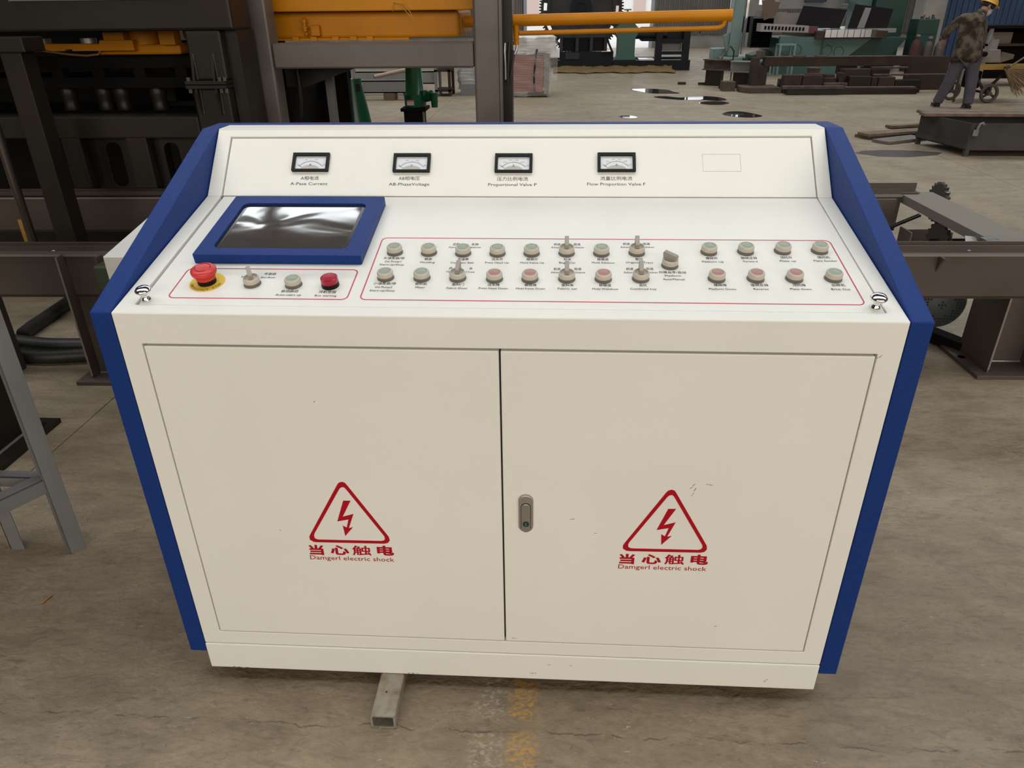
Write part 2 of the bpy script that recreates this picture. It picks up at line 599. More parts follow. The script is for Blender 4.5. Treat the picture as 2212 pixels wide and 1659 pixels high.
# front frame round the doors
DL, DR, DM, ZE, ZD, ZP = 0.0431, 1.4072, 0.7249, 0.1593, 0.9091, 0.1208
fo = [(0, ZP), (W, ZP), (W, ZA), (0, ZA)]
fi = [(DL, ZE), (DR, ZE), (DR, ZD), (DL, ZD)]
obj('front_frame', MB().ring(fo, fi, 0.0, 0.016, 'y'), WHITE, con, bevel=0.0018)
obj('plinth', MB().box(0.0, W, -0.0025, 0.03, ZB, ZP - 0.0012), WHITE, con, bevel=0.0025)
obj('base_tray', MB().box(0.01, W - 0.01, 0.03, 0.66, ZB + 0.002, 0.07), INNER, con)
G = 0.0022
doors = []
for a, b in ((DL + G, DM - G * 0.8), (DM + G * 0.8, DR - G)):
    dr = obj('door', MB().box(a, b, 0.0003, 0.017, ZE + 0.0015, ZD - 0.0042), WHITE, con, bevel=0.0022)
    doors.append(dr)

# sloping desk border, lid and meter fascia
obj('desk_border', MB().prism([(0, 0), (W, 0), (W, LS), (1.4186, LS), (1.4186, 0.0285), (0.0329, 0.0285), (0.0329, LS), (0, LS)], -0.012, 0.0, 'z'), WHITE, con, M=MS, bevel=0.0015)
obj('desk_lid', MB().box(0.0398, 1.4160, 0.0295, LS - 0.0015, -0.014, -0.0006), WHITE, con, M=MS, bevel=0.0012)
obj('fascia_border', MB().prism([(0, 0), (0.0329, 0), (0.0329, 0.163), (1.4186, 0.163), (1.4186, 0), (W, 0), (W, LM), (0, LM)], -0.012, 0.0, 'z'), WHITE, con, M=MM, bevel=0.0015)
obj('meter_fascia', MB().box(0.0355, 1.4165, 0.003, 0.1605, -0.014, -0.0035), WHITE, con, M=MM, bevel=0.001)
obj('top_cap', MB().box(0, W, 0.5985, 0.664, 1.19, 1.2127), WHITE, con, bevel=0.002)
obj('back_cover', MB().box(-0.002, W + 0.002, 0.6645, 0.702, 0.07, 1.2132), BLUE, con, bevel=0.0015)
side = [(0, 0.091), (0, ZA), (0.6012, 1.2127), (0.702, 1.2127), (0.702, 0.091)]
for a, b in ((-0.0422, -0.0015), (W + 0.0015, W + 0.0422)):
    obj('side_panel', MB().prism(side, a, b, 'x'), BLUE, con, bevel=0.0022)

# screen
hs = obj('display_housing', MB().ring(rrect(0.0902, 0.4362, 0.178, 0.441, 0.003), rrect(0.122, 0.402, 0.2065, 0.406, 0.014), -0.0006, 0.0205, 'z'), BLUE, con, M=MS, bevel=0.0012)
obj('screen', MB().box(0.119, 0.405, 0.2035, 0.409, 0.0, 0.0155), SCREEN, hs)
obj('screen_surround', MB().ring(rrect(0.1215, 0.4025, 0.206, 0.4065, 0.014), rrect(0.131, 0.393, 0.2145, 0.3975, 0.002), 0.0155, 0.0159, 'z'), mat('black_screen_mask', (0.02, 0.018, 0.017), 0.12), hs)

# printed outlines
for x0, x1, y0, y1, sh0, sh1 in ((0.0845, 0.4345, 0.0515, 0.160, 0.0, 0.0), (0.457, 1.3905, 0.052, 0.2895, 0.0, 0.0)):
    o_ = rrect(x0, x1, y0, y1, 0.013, 8)
    i_ = rrect(x0 + 0.0022, x1 - 0.0022, y0 + 0.0022, y1 - 0.0022, 0.0108, 8)
    obj('red_outline', MB().ring(o_, i_, -0.0005, -0.0001, 'z'), REDL, con, M=MS)

# push buttons, made once and copied
btn_collar = MB().lathe([(0, 0), (0.0168, 0), (0.0168, 0.0012), (0.0161, 0.0015), (0.0158, 0.0065), (0, 0.0065)], n=32).mesh('collar', 40)
btn_ring = MB().lathe([(0.0155, 0.006), (0.0159, 0.0068), (0.0156, 0.0135), (0.0143, 0.0158), (0.0128, 0.0164), (0.0117, 0.016), (0.0112, 0.0145), (0, 0.0145)], n=32).mesh('bezel', 45)
btn_lens = MB().lathe([(0, 0.0158), (0.009, 0.0156), (0.0109, 0.0151), (0.0109, 0.0143)], n=32).mesh('lens', 45)
btn_lens_r = btn_lens.copy()
sel_dish = MB().lathe([(0.0155, 0.006), (0.0159, 0.0068), (0.0156, 0.0135), (0.0143, 0.0158), (0.0132, 0.0162), (0.0126, 0.0155), (0.0118, 0.0125), (0, 0.0118)], n=32).mesh('bezel', 45)
lev = MB().prism([(-0.0045, 0.0115), (0.0155, 0.0115), (0.0185, 0.024), (0.0178, 0.0305), (0.0155, 0.0312), (-0.0035, 0.0222), (-0.0045, 0.021)], -0.0042, 0.0042, 'x').mesh('lever')
levL = MB().prism([(-0.0135, 0.012), (0.0135, 0.012), (0.0155, 0.0265), (0.0135, 0.0305), (-0.0125, 0.0265), (-0.0145, 0.0235)], -0.0045, 0.0045, 'x').mesh('lever')


def push(u, v, red=False):
    o = obj('push_button', btn_collar, GREYP, con, M=MS @ Matrix.Translation((u, v, -0.0006)))
    obj('bezel', btn_ring, BEIGE, o)
    obj('lens', btn_lens_r if red else btn_lens, LENSR if red else LENSG, o)
    return o


def selector(u, v, ang=0, wide=False):
    o = obj('selector_switch', btn_collar, GREYP, con, M=MS @ Matrix.Translation((u, v, -0.0006)))
    obj('bezel', sel_dish, BEIGE, o)
    obj('lever', levL if wide else lev, LEVER, o, M=Matrix.Rotation(math.radians(ang), 4, 'Z'), bevel=0.0008)
    return o


ROW1 = [(0.4948, 0.2281, 'g'), (0.5657, 0.2275, 'g'), (0.6367, 0.2261, 'g'), (0.7073, 0.2265, 'g'), (0.7771, 0.2277, 'g'), (0.8485, 0.2294, 's'), (0.919, 0.2297, 'g'),
        (0.9908, 0.2325, 's'), (1.0518, 0.184, 'w'), (1.1362, 0.2379, 'g'), (1.21, 0.2403, 'g'), (1.2842, 0.2438, 'g'), (1.358, 0.2455, 'g')]
ROW2 = [(0.4936, 0.1307, 'g'), (0.5655, 0.1306, 'g'), (0.6359, 0.1309, 's'), (0.708, 0.1293, 'r'), (0.7769, 0.1299, 'r'), (0.8482, 0.1318, 's'), (0.9186, 0.1321, 'r'),
        (0.9906, 0.1347, 's'), (1.1355, 0.1368, 'r'), (1.2095, 0.138, 'r'), (1.2825, 0.1392, 'r'), (1.3561, 0.1415, 'g'), (0.3179, 0.1016, 'g')]
for u, v, k in ROW1 + ROW2:
    if k in 'gr':
        push(u, v, k == 'r')
    else:
        selector(u, v, 58 if k == 'w' else (-7 if abs(u - 0.6359) < 0.001 else 0), k == 'w')
selector(0.2354, 0.1035, 27)

# emergency stop
es = obj('emergency_stop', MB().lathe([(0, 0), (0.034, 0), (0.034, 0.0006), (0, 0.0006)], n=48), YELST, con, M=MS @ Matrix.Translation((0.1432, 0.108, -0.0005)))
obj('stop_collar', MB().lathe([(0, 0), (0.0178, 0), (0.0178, 0.009), (0.0165, 0.0105), (0, 0.0105)], n=32), BLACKPL, es, smooth=40)
hd = obj('mushroom_head', MB().lathe([(0, 0.0105), (0.0185, 0.0105), (0.0185, 0.016), (0.0235, 0.0225), (0.0245, 0.025), (0.0245, 0.0285), (0.0225, 0.0315), (0.017, 0.0335), (0.009, 0.0342), (0, 0.0343)], n=36), REDPL, es, smooth=40)
rb = MB()
for i in range(36):
    t = 2 * PI * i / 36
    rb.bar((0.0189 * math.cos(t), 0.0189 * math.sin(t), 0.0165), (0.0238 * math.cos(t), 0.0238 * math.sin(t), 0.0232), 0.0013, 0.0012)
obj('grip_rib', rb, REDPL, es)['kind'] = 'stuff'
ar = MB()
for s_ in (0, PI):
    ar.ring([(0.0155 * math.cos(s_ + t * 0.28), 0.0155 * math.sin(s_ + t * 0.28)) for t in range(9)] + [(0.0155 * math.cos(s_ + t * 0.28), 0.0155 * math.sin(s_ + t * 0.28)) for t in range(8, -1, -1)],
            [(0.0145 * math.cos(s_ + t * 0.28), 0.0145 * math.sin(s_ + t * 0.28)) for t in range(9)] + [(0.0145 * math.cos(s_ + t * 0.28), 0.0145 * math.sin(s_ + t * 0.28)) for t in range(8, -1, -1)], 0.0336, 0.0343)
obj('turn_arrow', ar, mat('red_groove', (0.42, 0.02, 0.02), 0.4), es)
word = 'EMERGENCY STOP'
lt = None
for i, ch in enumerate(word):
    if ch == ' ':
        continue
    t = math.radians(198 + i * 11.6)
    me = text_mesh(ch, 0.01)
    xs = [v.co.x for v in me.vertices]
    cx = (min(xs) + max(xs)) / 2
    Ml = Matrix.Rotation(t + PI / 2, 4, 'Z')
    for v in me.vertices:
        p = Ml @ Vector(((v.co.x - cx) * 0.0078, (v.co.y - 0.36) * 0.0082, 0))
        v.co = (0.0283 * math.cos(t) + p.x, 0.0283 * math.sin(t) + p.y, 0.0009)
    me.materials.clear()
    obj('stop_letter', me, mat('brown_print', (0.10, 0.06, 0.02), 0.6), es)

# run lamp
rl = obj('warning_lamp', MB().lathe([(0, 0), (0.0172, 0), (0.0168, 0.0085), (0, 0.0085)], n=32), BLACKPL, con, M=MS @ Matrix.Translation((0.3908, 0.1009, -0.0005)), smooth=40)
obj('lens', MB().lathe([(0.0165, 0.0085), (0.0168, 0.009), (0.0163, 0.0185), (0.0145, 0.0198), (0.0142, 0.0193), (0, 0.0196)], n=32), REDLAMP, rl, smooth=40)

# chrome pull knobs of the lid
for u, v in ((0.0495, 0.0441), (1.4031, 0.0436)):
    obj('lid_knob', MB().lathe([(0, 0), (0.0095, 0), (0.0095, 0.003), (0.0062, 0.0065), (0.0048, 0.0105), (0.0060, 0.0135), (0.0125, 0.0165), (0.0148, 0.0195), (0.0148, 0.0225), (0.0120, 0.0262), (0.006, 0.0282), (0, 0.0287)], n=32),
        CHROME, con, M=MS @ Matrix.Translation((u, v, 0)), smooth=60)

# analogue meters
NUM = {0: ('10', '20', '30'), 1: ('100', '300', '500'), 2: ('0.2', '0.4', '0.6', '0.8', '1.0'), 3: ('0.2', '0.4', '0.6', '0.8', '1.0')}
for i, (x0, y0) in enumerate(((0.195, 0.067), (0.4387, 0.0653), (0.6805, 0.0648), (0.9212, 0.0671))):
    w, h = 0.0885, 0.0488
    fr = obj('panel_meter', MB().ring(rrect(x0, x0 + w, y0, y0 + h, 0.0008, 2), rrect(x0 + 0.007, x0 + w - 0.007, y0 + 0.0045, y0 + h - 0.0075, 0.0008, 2), -0.0035, 0.0045, 'z'), BLACKPL, con, M=MM, bevel=0.0008)
    cx, cy = x0 + w / 2, y0 + 0.0045
    obj('dial', MB().box(x0 + 0.006, x0 + w - 0.006, y0 + 0.003, y0 + h - 0.006, -0.003, -0.001), MFACE, fr)
    hub = [(cx + 0.0225 * math.cos(PI * k / 14), cy + 0.012 * math.sin(PI * k / 14)) for k in range(15)]
    obj('hub_cover', MB().prism(hub, -0.001, 0.0015, 'z'), MHUB, fr)
    arc = MB()
    Rr = 0.034
    oy = cy - 0.0105
    ts = [math.radians(38 + 104 * k / 24) for k in range(25)]
    arc.ring([(cx + (Rr + 0.00025) * math.cos(t), oy + (Rr + 0.00025) * math.sin(t) * 0.98) for t in ts] + [(cx + Rr * math.cos(t), oy + Rr * 0.98 * math.sin(t)) for t in ts[::-1]],
             [(cx + (Rr + 0.0002) * math.cos(t), oy + (Rr + 0.0002) * math.sin(t) * 0.98) for t in ts] + [(cx + (Rr - 0.0001) * math.cos(t), oy + (Rr - 0.0001) * 0.98 * math.sin(t)) for t in ts[::-1]], -0.001, -0.0006)
    for k in range(21):
        t = math.radians(38 + 104 * k / 20)
        L = 0.004 if k % 5 == 0 else 0.0022
        arc.bar((cx + Rr * math.cos(t), oy + Rr * 0.98 * math.sin(t), -0.0006), (cx + (Rr + L) * math.cos(t), oy + (Rr + L) * 0.98 * math.sin(t), -0.0006), 0.00035, 0.0003)
    t = math.radians(141)
    arc.bar((cx + 0.026 * math.cos(t), oy + 0.026 * math.sin(t), -0.0004), (cx + 0.041 * math.cos(t), oy + 0.041 * math.sin(t), -0.0004), 0.0005, 0.0003)
    obj('scale', arc, BLACKP, fr)
    nn = NUM[i]
    for k, s_ in enumerate(nn):
        t = math.radians(142 - 104 * (k + 1) / len(nn))
        xx, yy = cx + (Rr + 0.0065) * math.cos(t), oy + (Rr + 0.006) * math.sin(t)
        caption('scale_number', s_, xx - 0.0011 * len(s_), xx + 0.0011 * len(s_), yy, 0.0022, BLACKP, fr, None, off=-0.0006)
    caption('unit_letter', 'V' if i == 1 else 'A', cx - 0.0028, cx + 0.0028, cy + 0.0125, 0.0068, BLACKP, fr, None, off=0.0018)
o_ = rrect(1.1648, 1.252, 0.0699, 0.1161, 0.0005, 1)
i_ = rrect(1.1653, 1.2515, 0.0704, 0.1156, 0.0005, 1)
obj('cutout_outline', MB().ring(o_, i_, -0.0036, -0.0032, 'z'), mat('thin_grey_line', (0.30, 0.29, 0.26), 0.6), con, M=MM)

SLOPE_TEXT = [
    ('大油泵启/停', 0.4751, 0.5188, 0.2048),
    ('Oil Pump1', 0.4802, 0.5136, 0.1918),
    ('Start-up/Stop', 0.4721, 0.5217, 0.1798),
    ('模振', 0.5600, 0.5753, 0.2022),
    ('Moulding', 0.5529, 0.5825, 0.1898),
    ('正转', 0.6111, 0.6254, 0.2632),
    ('反转', 0.6508, 0.6653, 0.2631),
    ('Forward', 0.6047, 0.6315, 0.2507),
    ('Reverse', 0.6444, 0.6711, 0.2512),
    ('平送带', 0.6277, 0.6501, 0.2024),
    ('Conveyor Belt', 0.6146, 0.6620, 0.1895),
    ('压头升', 0.6971, 0.7200, 0.2034),
    ('Press Head Up', 0.6846, 0.7326, 0.1905),
    ('小油泵启/停', 0.4735, 0.5177, 0.1091),
    ('Oil Pump2', 0.4792, 0.5126, 0.0965),
    ('Start-up/Stop', 0.4711, 0.5198, 0.0847),
    ('搅料机', 0.5554, 0.5786, 0.1090),
    ('Mixer', 0.5573, 0.5763, 0.0970),
    ('开', 0.6143, 0.6213, 0.1674),
    ('关', 0.6549, 0.6613, 0.1673),
    ('Open', 0.6100, 0.6250, 0.1553),
    ('Close', 0.6491, 0.6667, 0.1546),
    ('面料门', 0.6272, 0.6505, 0.1084),
    ('Fabric Door', 0.6180, 0.6586, 0.0956),
    ('压头降', 0.6963, 0.7196, 0.1082),
    ('Press Head Down', 0.6799, 0.7356, 0.0963),
    ('模框升', 0.7676, 0.7906, 0.2042),
    ('Mold frame Up', 0.7555, 0.8034, 0.1912),
    ('前进', 0.8222, 0.8360, 0.2653),
    ('后退', 0.8631, 0.8776, 0.2658),
    ('Advance', 0.8166, 0.8408, 0.2529),
    ('Withdraw', 0.8598, 0.8848, 0.2534),
    ('料车', 0.8428, 0.8576, 0.2052),
    ('Bogie Car', 0.8335, 0.8666, 0.1925),
    ('移模进', 0.9100, 0.9326, 0.2060),
    ('Mold Advance', 0.8988, 0.9435, 0.1934),
    ('前进', 0.9651, 0.9794, 0.2692),
    ('后退', 1.0061, 1.0211, 0.2697),
    ('Advance', 0.9593, 0.9836, 0.2560),
    ('Withdraw', 1.0033, 1.0284, 0.2566),
    ('整托', 0.9859, 1.0012, 0.2080),
    ('Organize Trays', 0.9663, 1.0197, 0.1954),
    ('模框降', 0.7673, 0.7904, 0.1087),
    ('Mold frame Down', 0.7513, 0.8067, 0.0964),
    ('前进', 0.8225, 0.8361, 0.1681),
    ('后退', 0.8630, 0.8773, 0.1687),
    ('Advance', 0.8168, 0.8407, 0.1556),
    ('Withdraw', 0.8587, 0.8846, 0.1560),
    ('面料车', 0.8382, 0.8614, 0.1096),
    ('Fabric car', 0.8310, 0.8684, 0.0973),
    ('移模退', 0.9097, 0.9326, 0.1100),
    ('Mold Withdraw', 0.8965, 0.9454, 0.0975),
    ('前进', 0.9650, 0.9794, 0.1706),
    ('后退', 1.0038, 1.0187, 0.1713),
    ('Advance', 0.9595, 0.9828, 0.1578),
    ('Withdraw', 1.0007, 1.0259, 0.1585),
    ('合托', 0.9856, 1.0006, 0.1115),
    ('Combined tray', 0.9683, 1.0176, 0.0990),
    ('升降台手/自动', 1.0278, 1.0806, 0.1589),
    ('Platform', 1.0384, 1.0694, 0.1469),
    ('Auto/Manual', 1.0333, 1.0745, 0.1340),
    ('接砖升', 1.1264, 1.1506, 0.2138),
    ('Platform Up', 1.1176, 1.1598, 0.2005),
    ('旋转正转', 1.1959, 1.2284, 0.2157),
    ('Forward', 1.1988, 1.2261, 0.2027),
    ('顶托升', 1.2741, 1.2978, 0.2186),
    ('Plate up', 1.2708, 1.3022, 0.2056),
    ('送托机', 1.3473, 1.3722, 0.2204),
    ('Plate Sender', 1.3367, 1.3825, 0.2071),
    ('接砖降', 1.1269, 1.1513, 0.1145),
    ('Platform Down', 1.1158, 1.1664, 0.1013),
    ('旋转反转', 1.1962, 1.2291, 0.1158),
    ('Reverse', 1.1989, 1.2263, 0.1026),
    ('顶托降', 1.2744, 1.2988, 0.1171),
    ('Plate down', 1.2668, 1.3061, 0.1038),
    ('出砖机', 1.3471, 1.3721, 0.1184),
    ('Brick Out', 1.3423, 1.3772, 0.1045),
    ('半自动', 0.2471, 0.2710, 0.1405),
    ('Sim-Auto', 0.2438, 0.2739, 0.1277),
    ('Manual', 0.2050, 0.2303, 0.1285),
    ('自动启动', 0.3008, 0.3334, 0.0790),
    ('Auto-start up', 0.2925, 0.3425, 0.0663),
    ('开机警报', 0.3739, 0.4077, 0.0774),
    ('Run warning', 0.3694, 0.4112, 0.0651),
]
METER_TEXT = [
    ('A相电流', 0.2183, 0.2618, 0.0505),
    ('A-Pase Current', 0.1948, 0.2847, 0.0357),
    ('AB相电压', 0.4537, 0.5039, 0.0503),
    ('AB-PhaseVoltage', 0.4313, 0.5278, 0.0348),
    ('压力比例电流', 0.6866, 0.7595, 0.0491),
    ('Proportional Valve P', 0.6665, 0.7801, 0.0343),
    ('流量比例电流', 0.9277, 1.0016, 0.0509),
    ('Flow Proportion Valve F', 0.8974, 1.0317, 0.0362),
]

for t, x0, x1, v in SLOPE_TEXT:
    cj = is_cjk(t)
    caption('printed_caption', t, x0, x1, v, 0.0092 if cj else 0.0066, BLACKP, con, MS, 0.005 if cj else 0.0, off=0.0)
for t, x0, x1, v in METER_TEXT:
    cj = is_cjk(t)
    caption('printed_caption', t, x0, x1, v, 0.0105 if cj else 0.0078, BLACKP, con, MM, off=-0.0031)

# warning signs on the doors (x, z on the front plane)
TRI_O = [(0.392, 0.601), (0.3863, 0.5993), (0.3823, 0.5955), (0.3056, 0.4603), (0.3025, 0.4537), (0.3030, 0.4455), (0.3105, 0.4400), (0.3180, 0.4393), (0.4660, 0.4405), (0.4745, 0.4430), (0.4789, 0.4500), (0.4772, 0.4600), (0.4010, 0.5940), (0.3975, 0.5990)]
TRI_I = [(0.392, 0.5882), (0.3880, 0.5868), (0.3845, 0.5830), (0.3152, 0.4630), (0.3132, 0.4570), (0.3140, 0.4500), (0.3190, 0.4470), (0.3240, 0.4465), (0.4610, 0.4475), (0.4665, 0.4495), (0.4690, 0.4540), (0.4680, 0.4610), (0.3985, 0.5830), (0.3955, 0.5868)]
BOLT = [(0.3889, 0.5527), (0.4046, 0.5532), (0.3828, 0.5105), (0.4069, 0.5186), (0.3927, 0.4802), (0.402, 0.4832), (0.3825, 0.4587), (0.3803, 0.4865), (0.3883, 0.4816), (0.3945, 0.5038), (0.3698, 0.4978)]
for dr, dx, dz in ((doors[0], 0.0, 0.0), (doors[1], 0.677, 0.0005)):
    P = lambda L: [(x + dx, z + dz) for x, z in L]
    obj('warning_triangle', MB().ring(P(TRI_O), P(TRI_I), -0.0006, 0.0006, 'y'), REDP, dr)
    obj('lightning_bolt', MB().prism(P(BOLT), -0.0006, 0.0006, 'y'), REDP, dr)
    caption('warning_text', '当', 0.2965 + dx, 0.3300 + dx, 0.4170 + dz, 0.0265, REDP, dr, MF, 0.035, 0.0004)
    caption('warning_text', '心', 0.3445 + dx, 0.3860 + dx, 0.4185 + dz, 0.0265, REDP, dr, MF, 0.035, 0.0004)
    caption('warning_text', '触', 0.3930 + dx, 0.4350 + dx, 0.4190 + dz, 0.0265, REDP, dr, MF, 0.014, 0.0004)
    caption('warning_text', '电', 0.4480 + dx, 0.4855 + dx, 0.4205 + dz, 0.0265, REDP, dr, MF, 0.035, 0.0004)
    caption('warning_text', 'Damgerl electric shock', 0.2960 + dx, 0.4840 + dx, 0.3962 + dz, 0.0118, REDP, dr, MF, 0.0, 0.0004)

# small scuffs and chips in the paint
SCUFF = mat('scuff_grey', (0.16, 0.14, 0.12), 0.8)
random.seed(5)
for x, z, L, a in ((0.5, 0.0435, 0.02, 0.0), (1.1095, 0.611, 0.012, 0.8), (1.112, 0.597, 0.016, 1.3), (1.143, 0.6155, 0.01, 0.0), (0.8285, 0.0905, 0.005, 0.4), (0.878, 0.0905, 0.005, 0.1), (0.79, 0.060, 0.012, 0.3),
                   (1.412, 0.905, 0.009, 0.7), (0.745, 0.1705, 0.008, 0.0), (0.24, 0.47, 0.003, 0), (0.36, 0.79, 0.004, 1), (0.87, 0.52, 0.008, 0.1), (0.92, 0.485, 0.004, 0), (1.335, 0.065, 0.010, 0.9), (1.2, 0.23, 0.004, 0.5), (0.075, 0.0415, 0.03, 0.0)):
    d = Vector((math.cos(a), 0, math.sin(a)))
    m = MB()
    for k in range(4):
        p = Vector((x, -0.0028 if z < 0.12 else -0.0001, z)) + d * L * (k / 3 - 0.5) + Vector((random.uniform(-1, 1), 0, random.uniform(-1, 1))) * L * 0.1
        m.bar(p - d * L * 0.13, p + d * L * 0.13, 0.0003, random.uniform(0.0006, 0.0014))
    obj('scuff_mark', m, SCUFF, con)['kind'] = 'stuff'

# swing-handle lock on the right door
lp = rrect(0.7584, 0.7886, 0.4866, 0.5812, 0.0148, 8)
obj('lock_plate', MB().prism(lp, -0.0055, 0.001, 'y'), SATIN, doors[1], bevel=0.002)
obj('lock_recess', MB().prism(rrect(0.7632, 0.7840, 0.4905, 0.5622, 0.0098, 8), -0.0058, -0.005, 'y'), BLACKPL, doors[1])
obj('lock_handle', MB().prism(rrect(0.7641, 0.7831, 0.4885, 0.5612, 0.0092, 8), -0.0085, -0.0045, 'y'), SATIN2, doors[1], bevel=0.0012)
obj('key_cylinder', MB().lathe([(0, 0), (0.0068, 0), (0.0066, 0.0012), (0, 0.0014)], Matrix.Translation((0.7738, -0.0085, 0.5108)) @ Matrix.Rotation(PI / 2, 4, 'X'), 28), KEYM, doors[1], smooth=40)
obj('keyhole', MB().box(0.7731, 0.7745, -0.0103, -0.0095, 0.5072, 0.5144), SATIN, doors[1])

# ------------------------------------------------------------------ near and middle ground
GALV = mat('weathered_galvanised', (0.34, 0.31, 0.26), 0.5, 0.35, col2=(0.22, 0.15, 0.09), nscale=28, bump=0.4, bscale=160, mix=(0.45, 0.72))
BROWN = mat('brown_primer_steel', (0.105, 0.088, 0.077), 0.36, col2=(0.075, 0.062, 0.054), nscale=4)
DARK = mat('dark_brown_steel', (0.017, 0.0125, 0.009), 0.42, spec=0.3, col2=(0.013, 0.0098, 0.0075), nscale=3)
DARKER = mat('near_black_steel', (0.007, 0.006, 0.0055), 0.85, spec=0.1)
YEL = mat('yellow_machine_paint', (0.56, 0.215, 0.002), 0.45, spec=0.22, col2=(0.50, 0.185, 0.0015), nscale=6)
GREEN = mat('green_machine_paint', (0.006, 0.085, 0.035), 0.28)
GREYPAINT = mat('grey_stand_paint', (0.17, 0.17, 0.17), 0.5, col2=(0.14, 0.14, 0.14), nscale=6)
RUBBER = mat('black_rubber', (0.018, 0.017, 0.016), 0.5)
WELD = mat('weld_bead', (0.26, 0.25, 0.235), 0.35, 0.6, bump=0.6, bscale=120)

# tube offcut the console stands on
st = thing('steel_tube', 'weathered rectangular steel tube sticking out from under the console', 'steel tube', (0.45, 0.25, 0))
o_ = [(0.4225, 0.0), (0.4795, 0.0), (0.4795, 0.0385), (0.4225, 0.0385)]
tb = MB()
yf = -0.121
ou = rrect(0.421, 0.479, 0.0, 0.0392, 0.005, 3)
inn = rrect(0.426, 0.474, 0.004, 0.0352, 0.003, 3)
tb.ring(ou, inn, yf, 0.62, 'y')
obj('tube_wall', tb, GALV, st, smooth=40)
cr = MB()
random.seed(3)
for i in range(26):
    p = ou[(i * 3) % len(ou)]
    q = ou[(i * 3 + 1) % len(ou)]
    t = random.random()
    cr.lathe([(0, -0.0016), (0.0019, 0), (0, 0.0014)], Matrix.Translation((p[0] + (q[0] - p[0]) * t, yf - 0.0004, max(0.002, p[1] + (q[1] - p[1]) * t))), 6)
obj('torch_slag', cr, WELD, st)['kind'] = 'stuff'
obj('drill_hole', MB().lathe([(0, 0), (0.0021, 0), (0.0021, 0.0004), (0, 0.0004)], Matrix.Translation((0.4455, -0.055, 0.0391)), 14), DARKER, st)

# twist of yellow plastic on the floor
ys = MB()
ys.add([(-0.5965, 0.222, 0.002), (-0.5865, 0.222, 0.006), (-0.5795, 0.252, 0.007), (-0.5885, 0.255, 0.002), (-0.5965, 0.222, 0.0005), (-0.5865, 0.222, 0.0045), (-0.5795, 0.252, 0.0055), (-0.5885, 0.255, 0.0005)],
       [(0, 1, 2, 3), (7, 6, 5, 4), (0, 4, 5, 1), (1, 5, 6, 2), (2, 6, 7, 3), (3, 7, 4, 0)])
tag(obj('plastic_scrap', ys, mat('orange_scrap', (0.55, 0.25, 0.03), 0.45)), 'small orange plastic scrap lying on the bare floor', 'scrap')

# ------------------------------------------------------------------ brown portal frame behind the console
pf = thing('portal_frame', 'brown primed portal frame of square tube behind the console', 'steel frame', (-0.1, 2.86, 0))
for a, b in ((-0.766, -0.643), (0.402, 0.530)):
    obj('post', MB().box(a, b, 2.8, 2.93, 0, 2.3), BROWN, pf, bevel=0.012)
obj('cross_beam', MB().box(-0.641, 0.400, 2.802, 2.92, 1.194, 1.315), BROWN, pf, bevel=0.010)
obj('cross_beam', MB().box(-0.643, 0.402, 2.81, 2.92, 2.05, 2.17), BROWN, pf, bevel=0.010)
for a, b in ((-0.768, -0.64), (0.40, 0.532)):
    obj('base_plate', MB().box(a - 0.06, b + 0.06, 2.74, 2.99, 0.0, 0.02), BROWN, pf)
obj('rear_post', MB().box(0.528, 0.588, 2.95, 3.08, 0.0, 2.2), DARK, pf, bevel=0.006)
obj('cover_strip', MB().box(0.531, 0.545, 2.812, 2.86, 0.0, 2.2), BROWN, pf)
obj('tie_bar', MB().box(0.44, 0.60, 2.93, 2.95, 1.62, 1.72), BROWN, pf)

# ------------------------------------------------------------------ yellow hopper body
yh = thing('yellow_hopper', 'yellow steel hopper body hung between the brown posts', 'machine body', (-0.3, 3.3, 0))
obj('front_beam', MB().box(-1.3, 0.46, 3.02, 3.16, 1.457, 1.95), YEL, yh, bevel=0.006)
obj('lower_chute', MB().box(-1.25, 0.292, 3.12, 3.75, 1.326, 1.457), YEL, yh, bevel=0.014)
obj('lower_rail', MB().box(-1.2, 0.02, 3.10, 3.135, 1.316, 1.328), YEL, yh)
for x in (-0.62, -0.52, -0.40, -0.30, -0.21):
    obj('clip', MB().box(x, x + 0.035, 3.085, 3.12, 1.316, 1.335), YEL, yh)
obj('unseen_light_block', MB().box(-1.6, 0.5, 3.02, 4.1, 1.95, 2.7), YEL, yh)  # bulk added out of view to keep skylight off the machines below
obj('side_support', MB().box(-1.55, -1.45, 3.3, 3.5, 0, 1.95), DARK, yh)
obj('side_support', MB().box(0.38, 0.46, 3.5, 3.65, 0, 1.95), DARK, yh)
for x in (-0.95, -0.545):
    v = MB()
    v.lathe([(0, 0), (0.012, 0), (0.012, 0.012), (0.016, 0.012), (0.016, 0.024), (0.009, 0.026), (0.009, 0.042), (0.014, 0.042), (0.014, 0.058), (0.008, 0.062), (0, 0.072)], Matrix.Translation((x, 3.09, 1.362)), 8)
    v.lathe([(0, -0.011), (0.008, -0.008), (0.0115, 0), (0.008, 0.008), (0, 0.011)], Matrix.Translation((x + 0.002, 3.10, 1.348)), 10)
    obj('grease_fitting', v, YEL, yh, smooth=40)
obj('junction_block', MB().box(-0.515, -0.465, 3.085, 3.12, 1.337, 1.392), YEL, yh, bevel=0.006)
sw = [(-0.02, 3.0, 1.492), (0.02, 2.995, 1.462), (0.05, 2.99, 1.44), (0.075, 2.985, 1.425)]
